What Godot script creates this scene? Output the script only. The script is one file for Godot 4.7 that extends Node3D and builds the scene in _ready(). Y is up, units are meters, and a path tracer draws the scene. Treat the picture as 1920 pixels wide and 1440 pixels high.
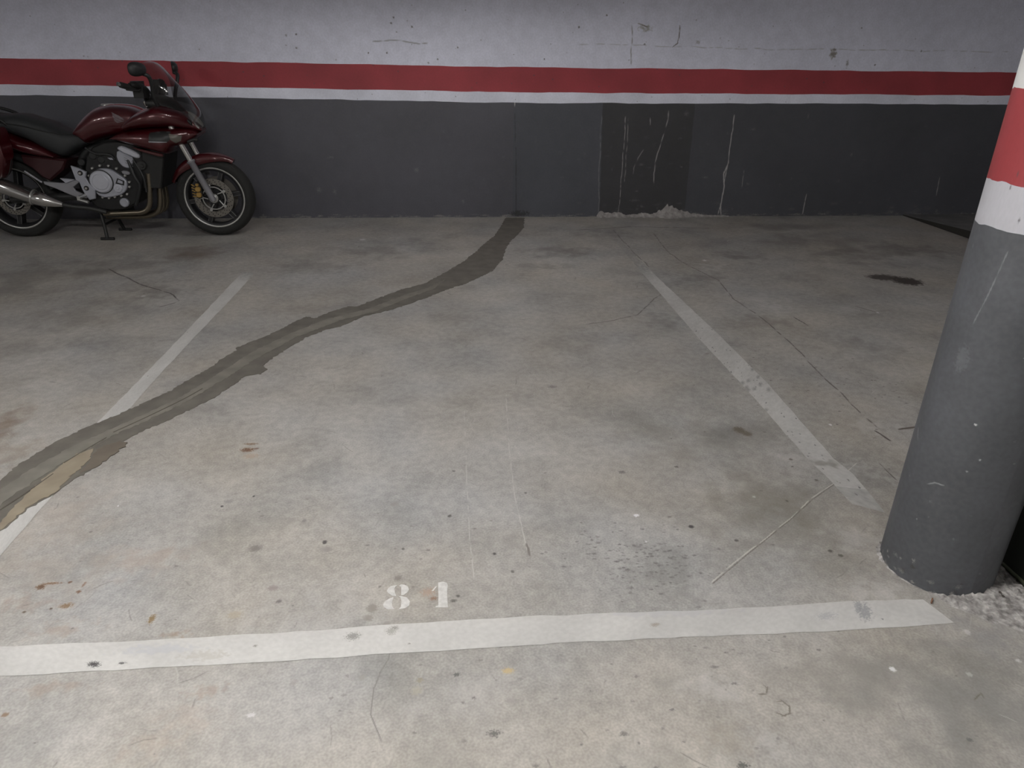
extends Node3D
# Corner bay of an underground car park: striped wall, striped column, painted bay lines, a red motorcycle by the wall.

var rng := RandomNumberGenerator.new()
const WALL_Z := -6.479

func _ready():
	# ---------- camera
	var cam := Camera3D.new()
	cam.name = "camera"
	cam.transform = Transform3D(Basis(Vector3(0.99661, 0.01266, 0.08129), Vector3(0.02278, 0.90696, -0.42061), Vector3(-0.07905, 0.42104, 0.90359)), Vector3(0, 1.33, 0))
	cam.fov = rad_to_deg(2.0 * atan(720.0 / 1320.0))
	cam.near = 0.05
	cam.far = 60.0
	add_child(cam)
	cam.current = true
	# ---------- environment and exposure
	var env := Environment.new()
	env.background_mode = Environment.BG_COLOR
	env.background_color = Color(0, 0, 0)
	env.tonemap_mode = Environment.TONE_MAPPER_LINEAR
	env.tonemap_exposure = 1.13
	env.sdfgi_enabled = true
	env.ssao_enabled = true
	env.ssil_enabled = true
	var we := WorldEnvironment.new()
	we.name = "environment"
	we.environment = env
	add_child(we)
	# ---------- lamps between the ceiling beams, above the frame
	ceiling_lamp(Vector3(-5.2, 2.5, -0.85), 1.6, "bare tube ceiling lamp over the aisle, left of the bay", "bare tube ceiling lamps")
	ceiling_lamp(Vector3(-0.8, 2.5, -0.9), 3.65, "bare tube ceiling lamp over the mouth of the bay, above the front line", "bare tube ceiling lamps")
	ceiling_lamp(Vector3(0.1, 2.5, -5.0), 0.45, "added tube lamp out of view, lifting the far floor and striped wall", "bare tube ceiling lamps")  # added lamp: brightens the far floor and back wall
	ceiling_lamp(Vector3(4.6, 2.5, 0.3), 1.7, "bare tube ceiling lamp over the aisle, right of the column", "bare tube ceiling lamps")
	# ---------- the place
	rng.seed = 77
	build_shell()
	build_back_wall()
	build_floor_paint()
	build_column()
	build_right_edge()
	build_motorcycle()

# =====================================================================  helpers
func tag(o, label: String, category: String, group := "", kind := ""):
	if label: o.set_meta("label", label)
	if category: o.set_meta("category", category)
	if group: o.set_meta("group", group)
	if kind: o.set_meta("kind", kind)
	return o

func mesh_node(called: String, m: Mesh, mat: Material, parent: Node = null) -> MeshInstance3D:
	var o := MeshInstance3D.new()
	o.name = called
	o.mesh = m
	if mat: o.material_override = mat
	o.cast_shadow = GeometryInstance3D.SHADOW_CASTING_SETTING_ON
	(self if parent == null else parent).add_child(o, true)
	return o

func part(called: String, s: SurfaceTool, mat: Material, parent: Node = null) -> MeshInstance3D:
	s.generate_normals()
	return mesh_node(called, s.commit(), mat, parent)

func mk() -> SurfaceTool:
	var s := SurfaceTool.new()
	s.begin(Mesh.PRIMITIVE_TRIANGLES)
	s.set_smooth_group(-1)
	return s

# a, b, c run anticlockwise seen from outside; Godot wants clockwise
func tri(s: SurfaceTool, a: Vector3, b: Vector3, c: Vector3):
	s.add_vertex(a); s.add_vertex(c); s.add_vertex(b)

func quad(s: SurfaceTool, a: Vector3, b: Vector3, c: Vector3, d: Vector3):
	tri(s, a, b, c); tri(s, a, c, d)

func box(s: SurfaceTool, lo: Vector3, hi: Vector3):
	var p := func(i): return Vector3(hi.x if i & 1 else lo.x, hi.y if i & 2 else lo.y, hi.z if i & 4 else lo.z)
	for f in [[4, 5, 7, 6], [1, 0, 2, 3], [5, 1, 3, 7], [0, 4, 6, 2], [6, 7, 3, 2], [0, 1, 5, 4]]:
		quad(s, p.call(f[0]), p.call(f[1]), p.call(f[2]), p.call(f[3]))

# rings of equal length, each running anticlockwise seen from the far end of the stack
func skin(s: SurfaceTool, rings: Array, caps := true, smooth := 1, round_trip := true):
	s.set_smooth_group(smooth)
	var k: int = rings[0].size()
	for i in rings.size() - 1:
		var a: PackedVector3Array = rings[i]
		var b: PackedVector3Array = rings[i + 1]
		for j in (k if round_trip else k - 1):
			var j2 := (j + 1) % k
			quad(s, a[j], a[j2], b[j2], b[j])
	if caps:
		s.set_smooth_group(-1)
		for e in 2:
			var r: PackedVector3Array = rings[0] if e == 0 else rings[-1]
			var c := Vector3.ZERO
			for v in r: c += v / k
			for j in k:
				if e == 0: tri(s, c, r[(j + 1) % k], r[j])
				else: tri(s, c, r[j], r[(j + 1) % k])

# round bar along a path
func tube(s: SurfaceTool, path: Array, r, sides := 10, caps := true):
	var rings := []
	var n := path.size()
	var up := Vector3.ZERO
	for i in n:
		var d: Vector3 = (path[min(i + 1, n - 1)] - path[max(i - 1, 0)]).normalized()
		if up == Vector3.ZERO:
			up = Vector3.UP if absf(d.y) < 0.9 else Vector3.RIGHT
		var x := up.cross(d).normalized()
		up = d.cross(x).normalized()
		var ring := PackedVector3Array()
		var rad: float = r[i] if r is Array else r
		for j in sides:
			var t := TAU * j / sides
			ring.append(path[i] + (x * cos(t) + up * sin(t)) * rad)
		rings.append(ring)
	skin(s, rings, caps)

func curve(pts: Array, each := 5) -> Array:
	var out := []
	var n := pts.size()
	for i in n - 1:
		var p0: Vector3 = pts[max(i - 1, 0)]
		var p1: Vector3 = pts[i]
		var p2: Vector3 = pts[i + 1]
		var p3: Vector3 = pts[min(i + 2, n - 1)]
		for j in each:
			out.append(p1.cubic_interpolate(p2, p0, p3, float(j) / each))
	out.append(pts[-1])
	return out

# profile of (radius, z) turned about the z axis through c
func lathe(s: SurfaceTool, c: Vector3, prof: Array, seg := 40, smooth := 1):
	var rings := []
	for p in prof:
		var ring := PackedVector3Array()
		for j in seg:
			var t := TAU * j / seg
			ring.append(c + Vector3(cos(t) * p[0], sin(t) * p[0], p[1]))
		rings.append(ring)
	skin(s, rings, false, smooth)

func area2(p: PackedVector2Array) -> float:
	var a := 0.0
	for i in p.size():
		a += p[i].cross(p[(i + 1) % p.size()])
	return a

func rounded(p: PackedVector2Array, times := 2) -> PackedVector2Array:
	for t in times:
		var q := PackedVector2Array()
		for i in p.size():
			var a := p[i]
			var b := p[(i + 1) % p.size()]
			q.append(a.lerp(b, 0.25)); q.append(a.lerp(b, 0.75))
		p = q
	return p

func inset(p: PackedVector2Array, d: float) -> PackedVector2Array:
	var q := PackedVector2Array()
	var n := p.size()
	for i in n:
		var e1 := (p[i] - p[(i + n - 1) % n]).normalized()
		var e2 := (p[(i + 1) % n] - p[i]).normalized()
		var m := (Vector2(-e1.y, e1.x) + Vector2(-e2.y, e2.x)).normalized()
		q.append(p[i] + m * d)
	return q

# outline in x, y; from z0 (back) to z1 (front), front edge bevelled; uv from rect
func prism(s: SurfaceTool, poly: PackedVector2Array, z0: float, z1: float, bevel := 0.0, uvr := Rect2()):
	var p := poly.duplicate()
	if area2(p) < 0: p.reverse()
	var has_uv := uvr.size.x != 0.0
	var top := inset(p, bevel) if bevel > 0 else p
	var idx := Geometry2D.triangulate_polygon(top)
	var n := p.size()
	var put := func(v: Vector3):
		if has_uv: s.set_uv(Vector2((v.x - uvr.position.x) / uvr.size.x, 1.0 - (v.y - uvr.position.y) / uvr.size.y))
		s.add_vertex(v)
	s.set_smooth_group(-1)
	for i in range(0, idx.size(), 3):
		var a := top[idx[i]]
		var b := top[idx[i + 1]]
		var c := top[idx[i + 2]]
		if (b - a).cross(c - a) < 0:
			var w := b; b = c; c = w
		put.call(Vector3(a.x, a.y, z1)); put.call(Vector3(c.x, c.y, z1)); put.call(Vector3(b.x, b.y, z1))
		put.call(Vector3(a.x, a.y, z0)); put.call(Vector3(b.x, b.y, z0)); put.call(Vector3(c.x, c.y, z0))
	var zb := z1 - bevel
	for i in n:
		var a := p[i]
		var b := p[(i + 1) % n]
		var qs := [[Vector3(a.x, a.y, z0), Vector3(b.x, b.y, z0), Vector3(b.x, b.y, zb), Vector3(a.x, a.y, zb)]]
		if bevel > 0:
			var ta := top[i]
			var tb := top[(i + 1) % n]
			qs.append([Vector3(a.x, a.y, zb), Vector3(b.x, b.y, zb), Vector3(tb.x, tb.y, z1), Vector3(ta.x, ta.y, z1)])
		for q in qs:
			for k in [0, 2, 1, 0, 3, 2]: put.call(q[k])

# outline in x, z lying on the floor, from y0 up to y1; uv along x and z of rect
func slab(s: SurfaceTool, poly: PackedVector2Array, y0: float, y1: float, uvr := Rect2()):
	var p := poly.duplicate()
	if area2(p) > 0: p.reverse()
	var idx := Geometry2D.triangulate_polygon(p)
	var has_uv := uvr.size.x != 0.0
	var put := func(v: Vector3):
		if has_uv: s.set_uv(Vector2((v.x - uvr.position.x) / uvr.size.x, (v.z - uvr.position.y) / uvr.size.y))
		s.add_vertex(v)
	s.set_smooth_group(-1)
	for i in range(0, idx.size(), 3):
		var a := p[idx[i]]
		var b := p[idx[i + 1]]
		var c := p[idx[i + 2]]
		if (b - a).cross(c - a) > 0:
			var w := b; b = c; c = w
		put.call(Vector3(a.x, y1, a.y)); put.call(Vector3(c.x, y1, c.y)); put.call(Vector3(b.x, y1, b.y))
	for i in p.size():
		var a := p[i]
		var b := p[(i + 1) % p.size()]
		var q := [Vector3(a.x, y0, a.y), Vector3(b.x, y0, b.y), Vector3(b.x, y1, b.y), Vector3(a.x, y1, a.y)]
		for k in [0, 2, 1, 0, 3, 2]: put.call(q[k])

func disc(c: Vector2, r: float, seg := 20) -> PackedVector2Array:
	var p := PackedVector2Array()
	for j in seg: p.append(c + Vector2.from_angle(TAU * j / seg) * r)
	return p

func mat(col: Color, rough := 0.6, metal := 0.0) -> StandardMaterial3D:
	var m := StandardMaterial3D.new()
	m.albedo_color = col
	m.roughness = rough
	m.metallic = metal
	return m

func rgb(r, g, b) -> Color:
	return Color(r / 255.0, g / 255.0, b / 255.0)

func noise(seed_: int, period: float, octaves := 3) -> FastNoiseLite:
	var n := FastNoiseLite.new()
	n.seed = seed_
	n.noise_type = FastNoiseLite.TYPE_SIMPLEX_SMOOTH
	n.frequency = 1.0 / period
	n.fractal_type = FastNoiseLite.FRACTAL_FBM
	n.fractal_octaves = octaves
	return n

# noise over a patch of the world: metres per pixel, corner in metres
func noise_bytes(seed_: int, period: float, octaves: int, w: int, h: int, mpp: float, corner: Vector2) -> PackedByteArray:
	var n := noise(seed_, period / mpp, octaves)
	n.offset = Vector3(corner.x / mpp, corner.y / mpp, 0)
	return n.get_image(w, h, false, false, false).get_data()

# mottled material in world space, for surfaces without marks of their own
func mottled(a: Color, b: Color, size: float, rough := 0.8, seed_ := 1) -> StandardMaterial3D:
	var img := Image.create(256, 256, false, Image.FORMAT_RGB8)
	var n := noise(seed_, 60.0, 5)
	var src := n.get_seamless_image(256, 256).get_data()
	var d := PackedByteArray()
	d.resize(256 * 256 * 3)
	for i in 65536:
		var t := src[i] / 255.0
		var c := a.lerp(b, t)
		d[i * 3] = int(c.r * 255); d[i * 3 + 1] = int(c.g * 255); d[i * 3 + 2] = int(c.b * 255)
	img = Image.create_from_data(256, 256, false, Image.FORMAT_RGB8, d)
	var m := mat(Color.WHITE, rough)
	m.albedo_texture = ImageTexture.create_from_image(img)
	m.uv1_triplanar = true
	m.uv1_world_triplanar = true
	m.uv1_scale = Vector3.ONE / size
	return m

# =====================================================================  painted surfaces: pictures of stains and wear
class Sheet:
	var d: PackedByteArray
	var w: int
	var h: int
	var mpp: float
	var o: Vector2
	func put(i: int, c: Color, a: float):
		var k := i * 3
		d[k] = int(lerpf(d[k], c.r * 255, a)); d[k + 1] = int(lerpf(d[k + 1], c.g * 255, a)); d[k + 2] = int(lerpf(d[k + 2], c.b * 255, a))
	# blot with a ragged rim; rag 0..1
	func blot(x: float, y: float, rx: float, ry: float, c: Color, a: float, n: FastNoiseLite, rag := 0.5, soft := 0.35):
		var grow := 1.0 + rag
		var x0 := maxi(0, int((x - rx * grow - o.x) / mpp))
		var x1 := mini(w - 1, int((x + rx * grow - o.x) / mpp) + 1)
		var y0 := maxi(0, int((y - ry * grow - o.y) / mpp))
		var y1 := mini(h - 1, int((y + ry * grow - o.y) / mpp) + 1)
		var sc := 0.35 / maxf(rx, ry)
		for py in range(y0, y1 + 1):
			var v := (py * mpp + o.y - y)
			for px in range(x0, x1 + 1):
				var u := (px * mpp + o.x - x)
				var q := sqrt(u * u / (rx * rx) + v * v / (ry * ry))
				if q > grow: continue
				q += rag * 1.3 * n.get_noise_2d((u + x * 3.1) * sc * 100.0, (v + y * 2.3) * sc * 100.0)
				var t := clampf((1.0 - q) / soft, 0.0, 1.0)
				if t > 0: put(py * w + px, c, a * t)
	func line(p: PackedVector2Array, wid: float, c: Color, a: float, n: FastNoiseLite, gaps := 0.3, wob := 1.0):
		for i in p.size() - 1:
			var len := p[i].distance_to(p[i + 1])
			var steps := maxi(1, int(len / (mpp * 0.5)))
			var side := (p[i + 1] - p[i]).orthogonal().normalized()
			for s in steps:
				var t := float(s) / steps
				var at := p[i].lerp(p[i + 1], t)
				var k := n.get_noise_2d(at.x * 260.0, at.y * 260.0)
				at += side * n.get_noise_2d(at.x * 70.0 + 900.0, at.y * 70.0) * wid * 1.6 * wob
				var aa := a * clampf(1.0 + (k - gaps) * 2.0, 0.0, 1.0)
				var r := maxi(0, int(ceil(wid / mpp)))
				var cx := int((at.x - o.x) / mpp)
				var cy := int((at.y - o.y) / mpp)
				for dy in range(-r, r + 1):
					for dx in range(-r, r + 1):
						var X := cx + dx
						var Y := cy + dy
						if X < 0 or Y < 0 or X >= w or Y >= h: continue
						var dist := absf(side.dot(Vector2(X * mpp, Y * mpp) + o - at))
						var e := clampf(1.2 - dist / maxf(wid * 0.5, mpp * 0.6), 0.0, 1.0)
						if e > 0: put(Y * w + X, c, aa * e * 0.6)
	func texture() -> ImageTexture:
		return ImageTexture.create_from_image(Image.create_from_data(w, h, false, Image.FORMAT_RGB8, d))

func sheet(w: int, h: int, mpp: float, corner: Vector2) -> Sheet:
	var s := Sheet.new()
	s.w = w; s.h = h; s.mpp = mpp; s.o = corner
	s.d.resize(w * h * 3)
	return s

func concrete_sheet(w: int, h: int, mpp: float, corner: Vector2) -> Sheet:
	var s := sheet(w, h, mpp, corner)
	var big := noise_bytes(11, 1.5, 3, w, h, mpp, corner)
	var mid := noise_bytes(12, 0.34, 4, w, h, mpp, corner)
	var fine := noise_bytes(13, 0.045, 3, w, h, mpp, corner)
	var grit := noise_bytes(14, 0.008, 2, w, h, mpp, corner)
	var warm := noise_bytes(15, 0.8, 3, w, h, mpp, corner)
	var trod := noise_bytes(16, 0.5, 5, w, h, mpp, corner)
	for i in w * h:
		var k := 1.0 + (big[i] - 128) * 0.0006 + (mid[i] - 128) * 0.0006 + (fine[i] - 128) * 0.0006 + (grit[i] - 128) * 0.0008
		var m := clampf((trod[i] - 146) * 0.016, 0.0, 1.0)
		k *= 1.0 - 0.09 * m
		var t := (warm[i] - 128) * 0.03
		s.d[i * 3] = clampi(int(162.0 * k + t), 0, 255)
		s.d[i * 3 + 1] = clampi(int(159.0 * k + t * 0.2), 0, 255)
		s.d[i * 3 + 2] = clampi(int(154.0 * k - t), 0, 255)
	return s

# =====================================================================  lamps
func ceiling_lamp(at: Vector3, energy: float, label: String, group: String):
	var t := Node3D.new()
	t.name = "ceiling_lamp"
	var k_th := 0
	while has_node(NodePath(t.name)):
		k_th += 1
		t.name = "ceiling_lamp_%03d" % k_th
	add_child(t)
	t.position = at
	tag(t, label, "lamp", group)
	var white := mat(rgb(225, 225, 222), 0.5)
	var s := mk()
	box(s, Vector3(-0.66, 0.02, -0.05), Vector3(0.66, 0.12, 0.05))
	part("housing", s, white, t)
	var glow := mat(rgb(245, 247, 250), 0.4)
	glow.emission_enabled = true
	glow.emission = Color(0.97, 0.98, 1.0)
	glow.emission_energy_multiplier = 1.5
	s = mk()
	tube(s, [Vector3(-0.6, -0.005, 0), Vector3(0.6, -0.005, 0)], 0.014, 14)
	part("lamp_tube", s, glow, t)
	for e in [-1, 1]:
		s = mk()
		box(s, Vector3(e * 0.62 - 0.02, -0.025, -0.02), Vector3(e * 0.62 + 0.02, 0.02, 0.02))
		part("lamp_holder", s, white, t)
	for k in [-0.4, 0.0, 0.4]:
		var l := OmniLight3D.new()
		l.name = "tube_light"
		l.light_color = Color(1.0, 0.99, 0.975)
		l.light_energy = energy / 3.0
		l.light_size = 0.05
		l.omni_range = 30.0
		l.omni_attenuation = 2.0
		l.shadow_enabled = true
		t.add_child(l, true)
		l.position = Vector3(k, -0.085, 0)

# =====================================================================  shell
func structure(called: String, lo: Vector3, hi: Vector3, m: Material):
	var s := mk()
	box(s, lo, hi)
	return tag(part(called, s, m), "", "", "", "structure")

func build_shell():
	var plaster := mottled(rgb(206, 206, 208), rgb(224, 224, 226), 1.6, 0.85, 3)
	var grey := mottled(rgb(150, 147, 142), rgb(172, 168, 160), 1.8, 0.8, 4)
	structure("ceiling", Vector3(-9, 2.62, WALL_Z - 0.25), Vector3(9, 2.82, 6.2), plaster)
	structure("ceiling_beam", Vector3(-8.8, 2.335, -1.69), Vector3(8.8, 2.62, -1.39), plaster)
	structure("ceiling_beam_001", Vector3(-8.8, 2.245, -5.6), Vector3(8.8, 2.62, -5.3), plaster)  # unseen beam, added to shade the upper wall from the added lamp
	structure("wall_left", Vector3(-9, 0, WALL_Z - 0.25), Vector3(-8.8, 2.62, 6.2), plaster)
	structure("wall_right", Vector3(8.8, 0, WALL_Z - 0.25), Vector3(9, 2.62, 6.2), plaster)
	structure("wall_front", Vector3(-8.8, 0, 6.0), Vector3(8.8, 2.62, 6.2), plaster)
	# floor: one slab; the part in front of the lens carries three sheets of concrete with its stains
	var st := mk()
	var am := ArrayMesh.new()
	box(st, Vector3(-9, -0.3, WALL_Z - 0.25), Vector3(9, -0.001, 6.2))
	st.set_material(grey)
	st.generate_normals()
	st.commit(am)
	var near := concrete_sheet(2048, 940, 0.00234, Vector2(-2.4, -2.6))
	var mid := concrete_sheet(2048, 480, 0.00375, Vector2(-3.84, -4.4))
	var far := concrete_sheet(2048, 346, 0.00602, Vector2(-6.16, WALL_Z))
	for s in [near, mid, far]:
		stain(s)
		var st2 := mk()
		var x1: float = s.o.x + s.w * s.mpp
		var z1: float = minf(s.o.y + s.h * s.mpp, 0.0)
		if s == mid: z1 = -2.6
		if s == far: z1 = -4.4
		var xs := [s.o.x, x1]
		var zs := [s.o.y, z1]
		for k in [[0, 0], [1, 0], [1, 1], [0, 0], [1, 1], [0, 1]]:
			var v := Vector3(xs[k[0]], 0.0, zs[k[1]])
			st2.set_uv(Vector2((v.x - s.o.x) / (s.w * s.mpp), (v.z - s.o.y) / (s.h * s.mpp)))
			st2.set_normal(Vector3.UP)
			st2.add_vertex(v)
		var m := mat(Color.WHITE, 0.62)
		m.albedo_texture = s.texture()
		m.texture_repeat = false
		st2.set_material(m)
		st2.commit(am)
	var o := mesh_node("floor", am, null)
	tag(o, "", "", "", "structure")

func stain(s: Sheet):
	var n := noise(21, 22.0, 3)
	var n2 := noise(22, 9.0, 2)
	var brown := rgb(96, 72, 55)
	var oil := rgb(66, 60, 56)
	var soot := rgb(92, 88, 84)
	# broad grime: tyre dust and damp marks, plus the column shade painted in
	for b in [
		[-1.903, -5.242, 0.267, 0.262, rgb(80,66,58), 0.65, 0.35], [-2.25, -4.893, 0.426, 0.325, soot, 0.42, 0.7], [-2.717, -4.654, 0.368, 0.476, soot, 0.45, 0.8],
		[-1.802, -4.33, 0.193, 0.165, soot, 0.45, 0.9], [-2.077, -3.898, 0.377, 0.261, soot, 0.32, 0.8], [-2.154, -3.354, 0.228, 0.239, soot, 0.25, 0.7],
		[-0.517, -5.276, 0.358, 0.226, soot, 0.42, 0.8], [-0.919, -4.846, 0.292, 0.195, soot, 0.32, 0.9], [0.81, -5.235, 0.285, 0.196, rgb(78,72,68), 0.5, 0.6],
		[1.288, -5.754, 0.269, 0.158, soot, 0.4, 0.8], [0.595, -4.792, 0.225, 0.139, soot, 0.3, 0.8],
		[1.646, -4.488, 0.219, 0.158, soot, 0.4, 0.8], [2.152, -5.033, 0.244, 0.165, soot, 0.45, 0.8], [2.972, -5.518, 0.539, 0.286, soot, 0.5, 0.7],
		[3.013, -5.004, 0.372, 0.282, soot, 0.5, 0.8], [2.972, -6.019, 0.678, 0.188, soot, 0.5, 0.6], [3.526, -5.15, 0.343, 0.308, soot, 0.5, 0.8],
		[1.736, -3.634, 0.214, 0.114, rgb(104,96,88), 0.4, 0.8], [2.043, -3.214, 0.224, 0.163, soot, 0.25, 0.9], [0.623, -3.359, 0.305, 0.182, soot, 0.24, 0.9],
		[1.158, -3.661, 0.182, 0.127, soot, 0.35, 0.9], [1.038, -3.666, 0.121, 0.054, rgb(150,146,140), 0.5, 0.6], [0.962, -2.281, 0.329, 0.215, rgb(118,112,102), 0.35, 0.8],
		[1.018, -1.824, 0.262, 0.221, rgb(112,107,98), 0.6, 0.7], [0.581, -1.587, 0.14, 0.106, rgb(108,106,102), 0.3, 1.0], [1.079, -1.554, 0.125, 0.078, rgb(116,110,100), 0.35, 0.7],  # includes the soft column shadow on the floor, painted as dark blots
		[-1.774, -2.569, 0.086, 0.175, brown, 0.6, 0.5], [-1.621, -2.356, 0.114, 0.134, rgb(125,108,90), 0.4, 0.7],
		[-1.288, -1.941, 0.198, 0.196, rgb(166,152,140), 0.35, 0.8], [-1.126, -1.7, 0.225, 0.16, rgb(160,146,132), 0.3, 0.9], [-0.91, -1.709, 0.137, 0.078, rgb(158,140,126), 0.4, 0.9],
		[1.118, -1.081, 0.249, 0.191, rgb(122,121,119), 0.75, 0.6], [0.478, -1.171, 0.06, 0.041, rgb(140,138,132), 0.65, 0.35], [0.4, -0.982, 0.135, 0.051, rgb(136,134,128), 0.4, 0.8],
		[0.56, -1.009, 0.069, 0.049, rgb(148,140,126), 0.4, 0.8], [0.91, -1.173, 0.194, 0.106, rgb(132,128,122), 0.65, 0.7], [-0.057, -1.015, 0.067, 0.05, rgb(150,146,140), 0.4, 0.6],
		[1.344, -1.264, 0.125, 0.087, rgb(132,132,134), 0.6, 0.6], [-1.164, -1.551, 0.084, 0.033, rgb(140,118,104), 0.4, 0.9], [-1.018, -1.444, 0.08, 0.034, rgb(146,126,110), 0.45, 0.9],
		[-0.718, -1.406, 0.035, 0.018, rgb(128,104,82), 0.55, 0.8], [-0.94, -1.255, 0.073, 0.024, rgb(140,120,104), 0.45, 0.9], [-0.585, -1.223, 0.049, 0.022, rgb(142,122,106), 0.5, 0.9],
		[-0.663, -1.083, 0.078, 0.036, rgb(166,150,136), 0.4, 0.9], [-0.607, -1.145, 0.07, 0.059, rgb(172,156,144), 0.35, 0.8]]:
		s.blot(b[0], b[1], b[2], b[3], b[4], b[5] * 0.72, n, b[6], 0.9)
	# pale scuffs, and the lit patch left of the column foot painted pale
	for b in [[1.258, -2.145, 0.119, 0.074, 0.35], [1.674, -2.369, 0.109, 0.071, 0.35], [1.794, -4.02, 0.233, 0.112, 0.3], [2.356, -3.793, 0.193, 0.087, 0.25], [1.418, -2.061, 0.089, 0.08, 0.35], [1.896, -3.862, 0.097, 0.095, 0.45],
		[1.847, -4.747, 0.154, 0.117, 0.4], [1.532, -1.983, 0.057, 0.054, 0.3], [1.207, -1.671, 0.116, 0.064, 0.3], [1.141, -1.437, 0.089, 0.048, 0.4], [-0.422, -1.441, 0.165, 0.119, 0.25], [0.039, -1.172, 0.246, 0.09, 0.2], [0.585, -1.148, 0.075, 0.048, 0.35], [0.652, -1.002, 0.046, 0.041, 0.3]]:
		s.blot(b[0], b[1], b[2], b[3], rgb(196, 194, 192), b[4], n, 0.9, 0.9)
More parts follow.
